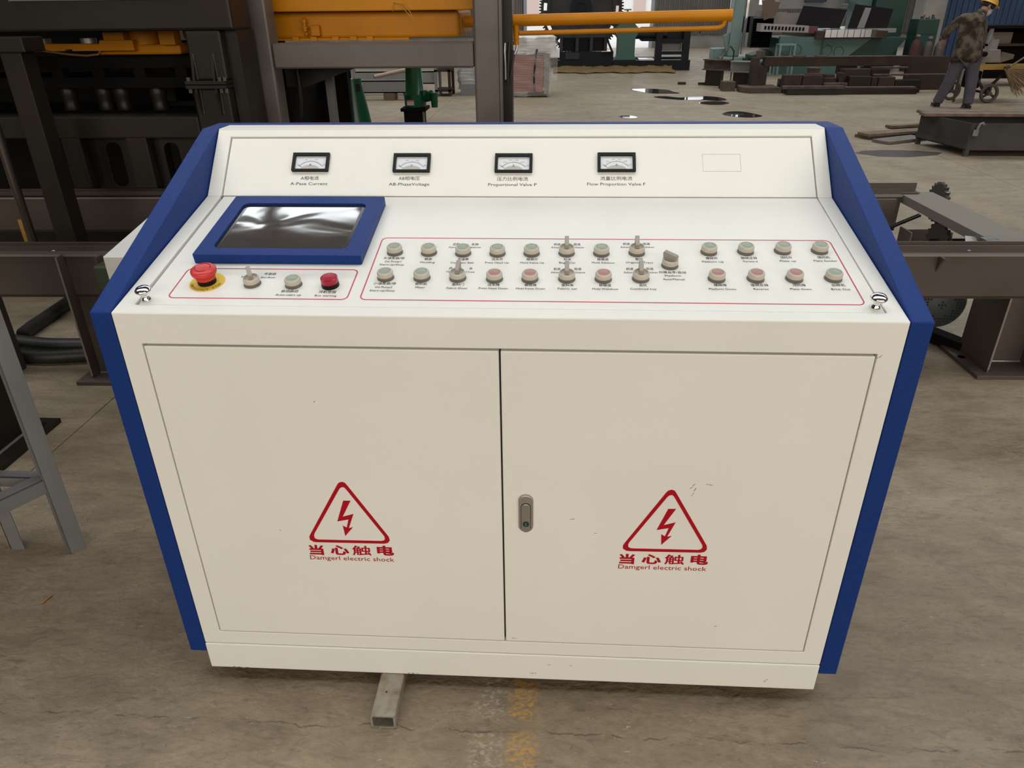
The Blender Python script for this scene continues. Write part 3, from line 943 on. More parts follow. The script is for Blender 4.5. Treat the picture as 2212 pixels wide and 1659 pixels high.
obj('twist_wire', MB().tube([(-0.04, 3.01, 1.455), (-0.03, 3.005, 1.496), (0.0, 3.0, 1.49), (0.045, 2.992, 1.44), (0.062, 2.99, 1.425)], 0.0022, 6).tube([(-0.03, 3.005, 1.496), (0.02, 3.0, 1.488), (0.055, 2.995, 1.45), (0.078, 2.99, 1.40)], 0.0022, 6), mat('ochre_wire', (0.42, 0.22, 0.05), 0.5), yh)

# yellow hydraulic cylinder reaching to the right
hc = thing('hydraulic_cylinder', 'long yellow hydraulic cylinder with thin feed pipe, hung beside the portal frame', 'cylinder', (1.1, 3.3, 1.36))
obj('barrel', MB().cyl((0.30, 3.3, 1.398), (1.776, 3.3, 1.416), 0.0305, n=40), YEL, hc, smooth=50)
obj('end_cap', MB().cyl((1.764, 3.3, 1.4158), (1.779, 3.3, 1.416), 0.0315, n=40), YEL, hc, smooth=50)
obj('feed_pipe', MB().tube([(0.61, 3.295, 1.337), (1.0, 3.295, 1.343), (1.6, 3.295, 1.352), (1.69, 3.295, 1.3535), (1.718, 3.295, 1.357), (1.737, 3.295, 1.368), (1.744, 3.295, 1.392)], 0.0125, 16), YEL, hc, smooth=60)
obj('port', MB().cyl((0.593, 3.295, 1.38), (0.593, 3.295, 1.305), 0.0165, n=20), YEL, hc, smooth=50)
obj('fitting', MB().cyl((0.593, 3.295, 1.305), (0.593, 3.295, 1.296), 0.014, n=12).cyl((0.593, 3.295, 1.296), (0.593, 3.295, 1.278), 0.017, n=8), YEL, hc, smooth=40)
obj('mounting_lug', MB().box(0.545, 0.575, 3.24, 3.36, 1.42, 1.62), YEL, hc)
SIL = mat('braided_hose', (0.42, 0.42, 0.42), 0.3, 0.8, bump=0.5, bscale=300)
obj('braided_hose', MB().tube([(0.598, 3.29, 1.28), (0.595, 3.27, 1.25), (0.575, 3.24, 1.215), (0.553, 3.20, 1.18), (0.545, 3.15, 1.16)], 0.0075, 10), SIL, hc, smooth=60)
hoses = [[(0.556, 2.90, 1.27), (0.556, 2.885, 1.30), (0.553, 2.88, 1.27), (0.556, 2.885, 1.2), (0.556, 2.89, 1.13)],
         [(0.573, 2.92, 1.30), (0.576, 2.91, 1.31), (0.574, 2.90, 1.25), (0.568, 2.90, 1.17), (0.566, 2.905, 1.11)],
         [(0.594, 2.93, 1.27), (0.598, 2.925, 1.24), (0.590, 2.925, 1.2), (0.582, 2.925, 1.14)]]
for i, h in enumerate(hoses):
    tag(obj('hydraulic_hose', MB().tube(h, 0.006, 8), SIL if i == 0 else RUBBER, smooth=60), ('silver braided hose looped behind the right brown post', 'black thin hose looped behind the right brown post', 'short black hose hanging under the yellow cylinder port')[i], 'hose', 'hoses behind the right brown post')

# ------------------------------------------------------------------ dark press on the left
bp_ = thing('block_press', 'dark brown block press with flanged column and heavy top beam', 'machine', (-1.6, 2.7, 0))
obj('top_beam', MB().box(-3.4, -0.70, 2.50, 2.74, 1.385, 1.62), DARK, bp_, bevel=0.012)
obj('top_beam', MB().box(-3.4, -0.80, 2.52, 3.0, 1.62, 2.05), DARK, bp_)  # upper box added above the view to block the skylight
obj('beam_lip', MB().box(-1.75, -0.87, 2.488, 2.50, 1.516, 1.528), mat('worn_edge', (0.13, 0.115, 0.10), 0.4), bp_)
obj('column', MB().box(-0.942, -0.770, 2.50, 2.615, 1.166, 1.385), DARK, bp_, bevel=0.010)
obj('column', MB().box(-0.958, -0.776, 2.50, 2.612, 0.0, 1.132), DARK, bp_, bevel=0.010)
obj('column_side', MB().box(-0.772, -0.712, 2.56, 2.78, 0.62, 1.385), DARK, bp_)
obj('flange', MB().box(-0.972, -0.770, 2.465, 2.70, 1.150, 1.166), DARK, bp_, bevel=0.002)
obj('flange', MB().box(-0.972, -0.770, 2.465, 2.70, 1.131, 1.147), DARK, bp_, bevel=0.002)
for x in (-0.925, -0.825):
    for s in (1, -1):
        z0 = 1.166 if s > 0 else 1.131
        obj('gusset', MB().prism([(2.50, z0), (2.470, z0), (2.470, z0 + s * 0.02), (2.50, z0 + s * 0.125)], x - 0.006, x + 0.006, 'x'), DARK, bp_)
        obj('gusset_weld', MB().tube([(x + 0.007, 2.498, z0 + s * 0.004), (x + 0.007, 2.496, z0 + s * 0.12)], 0.0025, 6), mat('dull_weld', (0.10, 0.09, 0.08), 0.4, 0.3), bp_)
for x in (-0.955, -0.80, -0.775):
    obj('bolt', MB().cyl((x, 2.475, 1.166), (x, 2.475, 1.182), 0.009, n=6).cyl((x, 2.475, 1.131), (x, 2.475, 1.112), 0.009, n=6), mat('dull_bolt', (0.09, 0.08, 0.07), 0.5, 0.3), bp_)
obj('mid_beam', MB().box(-3.4, -0.958, 2.50, 2.62, 0.895, 1.0), DARK, bp_, bevel=0.008)
obj('shelf', MB().box(-3.4, -0.958, 2.62, 3.2, 0.985, 1.0), DARKER, bp_)
obj('upper_plate', MB().box(-3.3, -0.98, 2.72, 3.1, 1.115, 1.165), DARKER, bp_)
obj('ram_plate', MB().box(-3.2, -1.0, 2.72, 2.95, 1.21, 1.255), DARKER, bp_)
for k in range(9):
    obj('stud', MB().box(-2.9 + k * 0.22, -2.84 + k * 0.22, 2.73, 2.79, 1.165, 1.21), DARKER, bp_)
for x in (-1.775, -1.585, -1.485, -1.285, -1.055, -2.0):
    obj('rubber_spring', MB().lathe([(0, 1.0), (0.038, 1.0), (0.041, 1.015), (0.037, 1.03), (0.037, 1.055), (0.042, 1.075), (0.042, 1.10), (0.036, 1.115), (0, 1.115)], Matrix.Translation((x, 2.79, 0)), 18), DARK, bp_, smooth=40)
# lower panels with openings
obj('panel_post', MB().box(-1.70, -1.60, 2.50, 2.57, 0.645, 0.90), DARK, bp_, bevel=0.006)
obj('panel_post', MB().box(-1.36, -1.25, 2.50, 2.57, 0.645, 0.90), DARK, bp_, bevel=0.006)
sl = rrect(-1.205, -1.125, 0.64, 0.865, 0.035, 8)
sq = [(-0.958 if p[0] > -1.165 else -1.25, 0.9 if p[1] > 0.75 else 0.628) for p in sl]
obj('slotted_panel', MB().ring(sq, sl, 2.57, 2.582, 'y'), DARK, bp_)
sl = rrect(-1.52, -1.44, 0.64, 0.865, 0.035, 8)
sq = [(-1.36 if p[0] > -1.48 else -1.60, 0.9 if p[1] > 0.75 else 0.628) for p in sl]
obj('slotted_panel', MB().ring(sq, sl, 2.58, 2.592, 'y'), DARK, bp_)
obj('shade_backing', MB().box(-3.4, -0.82, 3.5, 3.54, 0.0, 1.31), DARKER, bp_)  # dark sheet added behind the press to stand for its shaded interior
obj('shade_backing', MB().box(-3.4, -1.62, 3.5, 3.54, 1.31, 2.05), DARKER, bp_)  # upper piece of the added dark sheet
obj('base_beam', MB().box(-3.4, -1.65, 2.95, 3.2, 0.0, 0.32), DARK, bp_, bevel=0.008)
# yellow pieces of the press seen under the beam
obj('slide_bar', MB().prism([(-2.03, 1.286), (-1.98, 1.286), (-1.98, 1.292), (-1.955, 1.292), (-1.955, 1.284), (-1.78, 1.284), (-1.78, 1.292), (-1.74, 1.292), (-1.74, 1.284), (-1.50, 1.284), (-1.40, 1.284), (-1.40, 1.335), (-1.58, 1.335), (-1.585, 1.318), (-2.03, 1.322)], 2.86, 2.92, 'y'), YEL, bp_, bevel=0.003)
obj('ram_carrier', MB().box(-1.63, -1.17, 2.90, 3.1, 1.262, 1.312), YEL, bp_, bevel=0.012)
obj('ram_cylinder', MB().cyl((-1.395, 2.99, 1.31), (-1.395, 2.99, 1.45), 0.083, n=32), YEL, bp_, smooth=50)
obj('lug', MB().box(-1.255, -1.172, 2.86, 2.94, 1.31, 1.385), YEL, bp_, bevel=0.003)
obj('lug', MB().box(-1.56, -1.45, 2.87, 2.93, 1.33, 1.372), YEL, bp_, bevel=0.003)
obj('bolt_head', MB().cyl((-1.92, 2.9, 1.32), (-1.92, 2.9, 1.345), 0.05, n=24), SATIN, bp_, smooth=40)
obj('bolt_head', MB().cyl((-1.66, 2.9, 1.32), (-1.66, 2.9, 1.345), 0.04, n=24), SATIN, bp_, smooth=40)
obj('lube_line', MB().tube([(-1.98, 2.85, 1.282), (-1.9, 2.85, 1.288), (-1.75, 2.85, 1.268), (-1.66, 2.85, 1.262), (-1.6, 2.86, 1.268), (-1.585, 2.87, 1.29)], 0.006, 8), mat('brown_line', (0.16, 0.09, 0.03), 0.5), bp_, smooth=60)
# front post and guide rod of the press
obj('front_post', MB().box(-1.665, -1.565, 2.20, 2.30, 0.0, 1.31), DARK, bp_, bevel=0.004)
obj('front_arm', MB().box(-3.0, -1.535, 2.19, 2.34, 1.31, 1.372), DARK, bp_, bevel=0.006)
obj('guide_rod', MB().cyl((-1.79, 2.2, 0.30), (-1.79, 2.2, 1.31), 0.021, n=24), mat('oiled_rod', (0.10, 0.085, 0.075), 0.28, 0.8), bp_, smooth=50)
obj('rod_sleeve', MB().cyl((-1.812, 2.195, 0.30), (-1.812, 2.195, 0.56), 0.016, n=20), mat('ochre_sleeve', (0.33, 0.18, 0.03), 0.4), bp_, smooth=50)
obj('rod_clamp', MB().cyl((-1.84, 2.2, 1.08), (-1.84, 2.2, 1.13), 0.045, n=24).cyl((-1.83, 2.15, 1.02), (-1.83, 2.15, 1.06), 0.03, n=20), DARKER, bp_, smooth=50)

# dark box girder and cover behind the portal
cv = thing('chute_cover', 'dark sheet steel cover under the yellow hopper, beside the green jack', 'cover', (-0.62, 3.5, 0))
obj('cover_side', MB().prism([(3.25, 0.0), (3.25, 1.19), (4.0, 1.19), (4.0, 0.0)], -0.80, -0.735, 'x'), DARKER, cv)
obj('cover_plate', MB().prism([(-0.735, 1.20), (-0.735, 1.07), (-0.62, 1.07), (-0.35, 1.16), (-0.20, 1.20)], 3.22, 3.26, 'y'), DARK, cv)
obj('cover_back', MB().box(-0.735, -0.56, 3.9, 3.94, 0, 1.15), DARKER, cv)
obj('support_strip', MB().box(-0.562, -0.515, 3.40, 3.44, 0, 1.12), mat('mid_grey_steel', (0.12, 0.115, 0.11), 0.5), cv)
obj('cover_cable', MB().tube([(-0.66, 3.2, 1.2), (-0.655, 3.2, 1.12), (-0.665, 3.22, 1.0), (-0.69, 3.25, 0.9)], 0.012, 8), RUBBER, cv, smooth=60)
obj('top_strap', MB().box(-0.42, -0.12, 3.28, 3.34, 1.165, 1.185), BROWN, cv)

# two green screw jacks
j1 = thing('screw_jack', 'large tapered green jack with chrome ram and base flange', 'jack', (-0.615, 4.2, 0))
obj('jack_body', MB().lathe([(0, 0.70), (0.118, 0.70), (0.112, 0.76), (0.072, 0.99), (0.068, 1.035), (0, 1.035)], Matrix.Translation((-0.615, 4.2, 0)), 28), GREEN, j1, smooth=40)
obj('ram', MB().cyl((-0.615, 4.2, 1.03), (-0.615, 4.2, 1.16), 0.036, n=20), CHROME, j1, smooth=40)
obj('jack_base', MB().box(-0.80, -0.47, 4.05, 4.35, 0.675, 0.705), GREEN, j1, bevel=0.01)
obj('lifting_eye', MB().tube([(-0.66, 4.08, 0.70), (-0.66, 4.065, 0.78), (-0.645, 4.06, 0.81), (-0.63, 4.065, 0.78), (-0.63, 4.08, 0.70)], 0.012, 8), GREEN, j1, smooth=60)
obj('foot_lug', MB().cyl((-0.77, 4.1, 0.70), (-0.77, 4.1, 0.755), 0.035, n=16), GREEN, j1, smooth=40)
obj('name_plate', MB().box(-0.565, -0.535, 4.125, 4.13, 0.955, 1.005), mat('dark_name_plate', (0.02, 0.02, 0.02), 0.4), j1)
obj('stand', MB().box(-0.76, -0.66, 4.26, 4.40, 0.0, 1.17), DARKER, j1)
obj('stand', MB().box(-0.72, -0.50, 4.1, 4.3, 0.0, 0.675), DARKER, j1)
j2 = thing('screw_jack', 'slender green jack with side gearbox on a dark square post', 'jack', (-0.165, 4.2, 0))
obj('jack_body', MB().lathe([(0, 0.85), (0.076, 0.85), (0.080, 0.93), (0.064, 0.95), (0.048, 1.2), (0, 1.2)], Matrix.Translation((-0.17, 4.2, 0)), 28), GREEN, j2, smooth=40)
obj('gearbox', MB().cyl((-0.10, 4.18, 0.915), (-0.045, 4.15, 0.925), 0.036, n=18).cyl((-0.025, 4.14, 0.85), (-0.025, 4.14, 0.945), 0.022, 0.027, n=16).cyl((-0.095, 4.15, 0.93), (-0.095, 4.15, 0.96), 0.02, n=14), GREEN, j2, smooth=40)
obj('sticker', MB().box(-0.215, -0.165, 4.115, 4.118, 0.865, 0.90), mat('pale_sticker', (0.45, 0.43, 0.41), 0.5), j2)
obj('sticker_band', MB().box(-0.215, -0.165, 4.1135, 4.115, 0.892, 0.90), REDPL, j2)
obj('flange', MB().box(-0.262, -0.085, 4.10, 4.30, 0.825, 0.848), DARKER, j2, bevel=0.004)
obj('post', MB().box(-0.245, -0.112, 4.13, 4.27, 0.0, 0.825), DARKER, j2)
obj('post_edge', MB().box(-0.112, -0.098, 4.128, 4.14, 0.0, 0.825), mat('mid_grey_steel', (0.12, 0.115, 0.11), 0.5), j2)

# ------------------------------------------------------------------ pallet conveyor passing behind the console
cvx = thing('pallet_conveyor', 'long brown steel pallet conveyor on wide flange legs behind the console', 'conveyor', (0.5, 1.635, 0), 0.024)


def cvo(name, mb, m=BROWN, **k):
    return obj(name, mb, m, cvx, local=True, **k)


CB = mat('conveyor_brown_steel', (0.078, 0.061, 0.050), 0.48, spec=0.4, col2=(0.062, 0.048, 0.040), nscale=3)
EDGE = mat('pale_edge_steel', (0.23, 0.205, 0.18), 0.4, 0.3)  # paler strips along the flange and leg edges
for y, xe in ((0.0, 2.9), (1.02, 2.17)):
    cvo('side_beam', MB().box(-2.9, xe, y + 0.008, y + 0.018, 0.385, 0.566).box(-2.9, xe, y, y + 0.10, 0.564, 0.5755).box(-2.9, xe, y + 0.008, y + 0.10, 0.384, 0.395), CB)
    cvo('flange_edge', MB().box(-2.9, xe, y - 0.0012, y, 0.566, 0.575), EDGE)
    cvo('rail', MB().box(-2.9, xe, y + 0.045, y + 0.05, 0.5755, 0.598), CB)
    cvo('rail', MB().box(-2.9, xe, y + 0.075, y + 0.081, 0.5755, 0.605), CB)
    for k in range(12):
        cvo('stitch_weld', MB().lathe([(0, -0.006), (0.006, 0), (0, 0.006)], Matrix.Translation((-2.2 + k * 0.42, y + 0.041, 0.578)) @ Matrix.Diagonal((1.9, 0.6, 0.6, 1)), 8), WELD)
    for x in (-0.6, 0.5, 1.87):
        cvo('stiffener', MB().box(x, x + 0.01, y + 0.018, y + 0.09, 0.395, 0.564), CB)
        cvo('end_stiffener', MB().prism([(y + 0.008, 0.566), (y - 0.03, 0.566), (y + 0.008, 0.50)], x, x + 0.008, 'x'), CB)


def h_leg(x0, x1, y0, y1, ztop=0.385):
    m = MB()
    m.box(x0, x0 + 0.009, y0, y1, 0.018, ztop).box(x1 - 0.009, x1, y0, y1, 0.018, ztop).box(x0 + 0.009, x1 - 0.009, (y0 + y1) / 2 - 0.004, (y0 + y1) / 2 + 0.004, 0.018, ztop)
    cvo('leg', m, CB)
    cvo('leg_edge', MB().box(x0 + 0.0005, x0 + 0.0085, y0 - 0.001, y0, 0.03, ztop), EDGE)
    cvo('foot_plate', MB().box(x0 - 0.055, x1 + 0.055, y0 - 0.035, y1 + 0.06, 0.0, 0.018), CB, bevel=0.002)
    cvo('foot_weld', MB().tube([(x0 + 0.01, (y0 + y1) / 2 - 0.008, 0.021), (x1 - 0.01, (y0 + y1) / 2 - 0.008, 0.021)], 0.005, 8), WELD)


h_leg(-1.725, -1.55, -0.045, 0.085, 0.575)
h_leg(-1.725, -1.55, 0.98, 1.11, 0.575)
h_leg(2.24, 2.46, 0.06, 0.30)
h_leg(2.24, 2.46, 0.98, 1.11)
for x in (2.175, 2.50):
    cvo('bolt_hole', MB().lathe([(0, 0), (0.016, 0), (0.016, 0.0006), (0, 0.0006)], Matrix.Translation((2.215, 0.22, 0.0183)), 16), DARKER)
cvo('box_leg', MB().box(-2.20, -2.12, 0.02, 0.10, 0.0, 0.385), CB, bevel=0.004)
# end beam and cross members
cvo('end_beam', MB().box(2.18, 2.36, 0.10, 1.10, 0.558, 0.572).box(2.18, 2.19, 0.10, 1.10, 0.53, 0.558), mat('dusty_steel_plate', (0.19, 0.168, 0.142), 0.7, spec=0.2))
cvo('cross_tie', MB().box(1.72, 1.80, 0.10, 1.02, 0.42, 0.50), CB)
cvo('cross_tie', MB().box(-0.8, -0.72, 0.10, 1.02, 0.42, 0.50), CB)
cvo('upright_plate', MB().box(2.02, 2.13, 0.985, 1.015, 0.30, 0.56), CB)
cvo('upright_plate', MB().box(-1.66, -1.655, 0.92, 1.02, 0.30, 0.56).box(-1.49, -1.485, 0.92, 1.02, 0.30, 0.56), CB)
cvo('stop_angle', MB().box(1.93, 2.27, 1.10, 1.108, 0.575, 0.62).box(1.93, 2.27, 1.05, 1.108, 0.575, 0.581), CB)
cvo('shaft', MB().cyl((2.16, 0.62, 0.43), (2.62, 0.62, 0.43), 0.028, n=20), DARKER, smooth=40)
cvo('shaft_collar', MB().cyl((2.20, 0.62, 0.43), (2.235, 0.62, 0.43), 0.052, n=24), mat('dusty_collar', (0.14, 0.12, 0.10), 0.5), smooth=40)


def sprocket(cx, cy, cz, r, n, th=0.014, axis='x'):
    m = MB()
    pts = []
    for i in range(n):
        for f, rr in ((0.0, 0.93), (0.22, 0.93), (0.38, 1.06), (0.62, 1.06), (0.78, 0.93)):
            t = 2 * PI * (i + f) / n
            pts.append((cy + r * rr * math.cos(t), cz + r * rr * math.sin(t)))
    return m.prism(pts, cx - th / 2, cx + th / 2, 'x')


GEAR = mat('dark_gear_steel', (0.035, 0.031, 0.028), 0.45)
cvo('sprocket', sprocket(2.19, 0.62, 0.43, 0.105, 21), GEAR)
cvo('sprocket', sprocket(2.435, 1.16, 0.505, 0.10, 22, 0.02), GEAR)
ch = MB()
for i in range(26):
    t = i / 25
    p = Vector((2.12 - 0.30 * t, 0.72 - 0.02 * t, 0.545 - 0.13 * t))
    d = Vector((-0.30, -0.02, -0.13)).normalized()
    for s in (-0.009, 0.009):
        ch.bar(p - d * 0.008 + Vector((0, s, 0)), p + d * 0.008 + Vector((0, s, 0)), 0.003, 0.012)
    ch.cyl(p + Vector((0, -0.011, 0)), p + Vector((0, 0.011, 0)), 0.004, n=6)
for i in range(26):
    t = i / 25
    p = Vector((2.10 - 0.02 * t + 0.10 * t, 0.55 - 0.42 * t, 0.43 - 0.04 * t))
    d = Vector((0.08, -0.42, -0.05)).normalized()
    for s in (-0.009, 0.009):
        ch.bar(p - d * 0.009 + Vector((s, 0, 0)), p + d * 0.009 + Vector((s, 0, 0)), 0.003, 0.012)
cvo('drive_chain', ch, mat('oiled_chain', (0.03, 0.026, 0.024), 0.3, 0.6))['kind'] = 'stuff'
cvo('guard_strap', MB().bar((2.09, 0.13, 0.49), (2.165, 0.33, 0.552), 0.045, 0.004), mat('bare_sheet', (0.36, 0.35, 0.33), 0.4, 0.5))
cvo('junction_tin', MB().box(2.10, 2.16, 0.10, 0.16, 0.53, 0.60), mat('crumpled_foil', (0.30, 0.29, 0.27), 0.25, 0.7, bump=1.0, bscale=40))
cvo('striped_duct', MB().cyl((1.50, 0.35, 0.40), (1.92, 0.27, 0.40), 0.085, n=24), mat('green_duct', (0.05, 0.09, 0.07), 0.4), smooth=40)
cvo('motor_bracket', MB().box(1.86, 1.99, 0.2, 0.5, 0.34, 0.385), DARKER)

# gear motor with perforated fan cover under the conveyor
mo = thing('gear_motor', 'dark grey electric motor with a perforated round fan cover under the conveyor', 'motor', (2.60, 2.1, 0.0))
MG = mat('motor_grey_green', (0.040, 0.046, 0.046), 0.45)
CX, CZ, CY = 2.598, 0.243, 1.985
obj('motor_body', MB().cyl((CX, CY + 0.05, CZ), (CX, CY + 0.30, CZ), 0.095, n=32), MG, mo, smooth=40)
obj('fan_cowl', MB().lathe([(0.0, 0.004), (0.10, 0.004), (0.112, -0.006), (0.118, -0.03), (0.118, -0.075), (0.11, -0.075)], Matrix.Translation((CX, CY, CZ)) @ Matrix.Rotation(PI / 2, 4, 'X'), 40), MG, mo, smooth=45)
hl = MB()
for i in range(-7, 8):
    for k in range(-7, 8):
        x, z = i * 0.0135, k * 0.0135
        rr = math.hypot(x, z)
        if rr < 0.096 and (rr > 0.058 or (rr < 0.020 and (i == 0 or k == 0))):
            hl.box(CX + x - 0.0042, CX + x + 0.0042, CY - 0.0052, CY - 0.0035, CZ + z - 0.0042, CZ + z + 0.0042)
obj('vent_hole', hl, mat('vent_black', (0.004, 0.004, 0.004), 0.8), mo)['kind'] = 'stuff'
obj('motor_foot', MB().box(CX - 0.03, CX + 0.03, CY + 0.14, CY + 0.26, 0.055, CZ - 0.085), DARKER, mo)
obj('terminal_box', MB().box(CX - 0.06, CX + 0.04, CY + 0.10, CY + 0.22, CZ + 0.085, CZ + 0.135), MG, mo, bevel=0.006)

# floor rail under the conveyor
tag(obj('floor_channel', MB().box(-0.035, 0.035, -0.42, 0.42, 0.0, 0.055), DARKER, M=Matrix.Translation((2.57, 2.34, 0)) @ Matrix.Rotation(0.5, 4, 'Z')), 'black steel channel lying on the floor under the motor', 'steel channel')

# white box behind the console, and the green valve beside it
wbx = thing('junction_box', 'plain white steel junction box on a stand behind the console', 'junction box', (-0.62, 1.4, 0))
obj('box_shell', MB().prism([(1.20, 0.45), (1.20, 0.693), (1.55, 0.745), (1.55, 0.45)], -0.785, -0.30, 'x'), WHITE, wbx, bevel=0.003)
obj('handle_slot', MB().box(-0.735, -0.690, 1.198, 1.2005, 0.652, 0.661), DARKER, wbx)
obj('stand', MB().box(-0.70, -0.40, 1.25, 1.50, 0.0, 0.45), DARK, wbx)
gv = thing('valve_block', 'olive green valve block beside the white junction box', 'valve', (-0.97, 1.46, 0))
obj('valve_body', MB().box(-1.0, -0.905, 1.44, 1.52, 0.47, 0.575), mat('olive_green', (0.035, 0.05, 0.025), 0.5), gv, bevel=0.008)
obj('valve_leg', MB().box(-0.97, -0.93, 1.46, 1.50, 0.0, 0.47), DARK, gv)

# black hoses on the floor behind the left leg
for i, (pts, lab) in enumerate(((
        [(-2.1, 2.05, 0.034), (-1.95, 1.95, 0.034), (-1.81, 1.90, 0.034), (-1.63, 1.865, 0.034), (-1.47, 1.865, 0.034), (-1.30, 1.88, 0.034), (-1.10, 1.92, 0.034)], 'thick black hose running straight along the floor behind the conveyor leg'),
        ([(-2.0, 1.86, 0.034), (-1.80, 1.80, 0.034), (-1.70, 1.755, 0.034), (-1.55, 1.73, 0.034), (-1.39, 1.755, 0.034), (-1.20, 1.79, 0.034)], 'thick black hose bowed along the floor, nearest the conveyor leg'),
        ([(-1.835, 1.985, 0.034), (-1.845, 2.08, 0.036), (-1.85, 2.17, 0.036), (-1.86, 2.30, 0.036), (-1.87, 2.42, 0.036), (-1.90, 2.58, 0.036)], 'thick black hose running back across the floor towards the dark press'))):
    # smooth the path
    P = [Vector(p) for p in pts]
    Q = []
    for k in range(len(P) - 1):
        a, b, c, d = P[max(k - 1, 0)], P[k], P[k + 1], P[min(k + 2, len(P) - 1)]
        for s in range(6):
            t = s / 6
            Q.append(0.5 * ((2 * b) + (c - a) * t + (2 * a - 5 * b + 4 * c - d) * t * t + (3 * b - a - 3 * c + d) * t ** 3))
    Q.append(P[-1])
    tag(obj('rubber_hose', MB().tube(Q, 0.033, 14), RUBBER, smooth=60), lab, 'hose')

# grey angle iron stand at the left
gs = thing('angle_iron_stand', 'grey painted angle iron stand with welded lower rails', 'stand', (-0.85, 0.6, 0))


def angle(p, q, w=0.05, t=0.004, flip=1, up=(0, 0, 1), name='leg'):
    p, q = Vector(p), Vector(q)
    d = (q - p).normalized()
    side = Vector(up)
    side = (side - d * side.dot(d)).normalized()
    oth = d.cross(side) * flip
    m = MB()
    c = (side * w / 2, oth * w / 2)
    for k in range(2):
        a, b = c[k], c[1 - k]
        vs = []
        for e in (p, q):
            for u, v in ((0, 0), (2, 0), (2, 1), (0, 1)):
                vs.append(e + a * u + b.normalized() * t * v)
        m.add(vs, [(0, 1, 2, 3), (7, 6, 5, 4), (0, 4, 5, 1), (1, 5, 6, 2), (2, 6, 7, 3), (3, 7, 4, 0)])
    obj(name, m, GREYPAINT, gs, bevel=0.001)


angle((-0.634, 0.425, 0.0), (-0.634, 0.425, 0.95), w=0.045, up=(0.65, 0.76, 0), flip=1)
angle((-0.835, 0.44, 0.0), (-0.835, 0.44, 0.95), w=0.045, up=(1, 0, 0), flip=1)
angle((-0.905, 0.03, 0.0), (-0.905, 0.03, 0.95), w=0.036, up=(1, 0, 0), flip=-1)
angle((-1.25, 0.44, 0.0), (-1.25, 0.44, 0.95), w=0.036, up=(1, 0, 0), flip=-1)
angle((-0.642, 0.446, 0.268), (-1.25, 0.446, 0.268), w=0.034, up=(0, 0, -1), flip=-1, name='rail')
angle((-0.637, 0.432, 0.272), (-0.852, 0.068, 0.272), w=0.045, up=(0, 0, -1), flip=-1, name='rail')
obj('top_plate', MB().box(-1.3, -0.61, 0.0, 0.47, 0.95, 0.965), GREYPAINT, gs)

# dark column with welded base plate
dc = thing('steel_column', 'dark square column welded to a drilled base plate behind the grey stand', 'steel column', (-1.35, 1.05, 0))
obj('shaft', MB().box(-1.42, -1.215, 0.90, 1.13, 0.02, 1.9), DARK, dc, bevel=0.006)
obj('base_plate', MB().box(-1.52, -1.15, 0.80, 1.20, 0.0, 0.02), DARK, dc, bevel=0.002)
obj('anchor_hole', MB().lathe([(0, 0), (0.019, 0), (0.019, 0.0006), (0, 0.0006)], Matrix.Translation((-1.192, 1.145, 0.0202)), 20), DARKER, dc)
obj('weld_bead', MB().tube([(-1.211 + random.uniform(-0.001, 0.001), 0.90 + 0.0115 * k, 0.024) for k in range(21)], 0.0065, 8).tube([(-1.21 - 0.0115 * k, 0.896, 0.024) for k in range(18)], 0.0065, 8), WELD, dc, smooth=60)

# ------------------------------------------------------------------ far ground
BLACKM = mat('black_machine_paint', (0.007, 0.007, 0.009), 0.55, spec=0.2)
IRON = mat('dark_cast_iron', (0.022, 0.021, 0.022), 0.6, col2=(0.034, 0.032, 0.032), nscale=3, spec=0.25)
TEAL = mat('pale_teal_paint', (0.15, 0.215, 0.195), 0.5, col2=(0.115, 0.175, 0.16), nscale=2)
TEALB = mat('teal_bed_paint', (0.052, 0.10, 0.088), 0.6, col2=(0.085, 0.135, 0.12), nscale=1.5, spec=0.25)
TEALD = mat('dark_teal_paint_shade', (0.012, 0.04, 0.032), 0.5)
DGREEN = mat('dark_green_paint', (0.008, 0.035, 0.025), 0.5)
RUST = mat('rusty_brown_steel', (0.050, 0.031, 0.024), 0.75, col2=(0.034, 0.022, 0.017), nscale=5, spec=0.25)
RUST2 = mat('dusty_rust_steel', (0.10, 0.070, 0.053), 0.75, col2=(0.058, 0.042, 0.033), nscale=7, spec=0.25)
GREYST = mat('grey_mill_steel', (0.20, 0.195, 0.19), 0.45, 0.2)
BRIGHT = mat('machined_steel', (0.52, 0.52, 0.53), 0.25, 0.9)
WOOD = mat('weathered_plank', (0.17, 0.115, 0.075), 0.7, col2=(0.10, 0.065, 0.045), nscale=9)
WOODD = mat('dark_plank', (0.12, 0.10, 0.085), 0.7, col2=(0.16, 0.135, 0.115), nscale=9)

# girth gear machine
gm = thing('gear_machine', 'large black gear wheel machine on a black base, green pedestal beside it', 'machine', (2.5, 19.1, 0))
gx, gz, gy = 1.43, 1.42, 19.45
teeth = []
n = 96
for i in range(n):
    for f, r in ((0, 1.02), (0.3, 1.02), (0.45, 1.07), (0.8, 1.07)):
        t = 2 * PI * (i + f) / n
        teeth.append((gx + r * math.cos(t), gz + r * math.sin(t)))
inner = [(gx + 0.955 * math.cos(2 * PI * (i + f) / n), gz + 0.955 * math.sin(2 * PI * (i + f) / n)) for i in range(n) for f in (0, 0.3, 0.45, 0.8)]
obj('ring_gear', MB().ring(teeth, inner, gy, gy + 0.2, 'y'), IRON, gm)
for k in range(12):
    t0 = 2 * PI * (k + 0.42) / 12
    a = [(gx + r * math.cos(t0 + d), gz + r * math.sin(t0 + d)) for r, d in ((0.84, -0.17), (0.96, -0.17), (0.96, 0.17), (0.84, 0.17))]
    obj('rim_spoke', MB().prism(a, gy + 0.02, gy + 0.18, 'y'), IRON, gm)
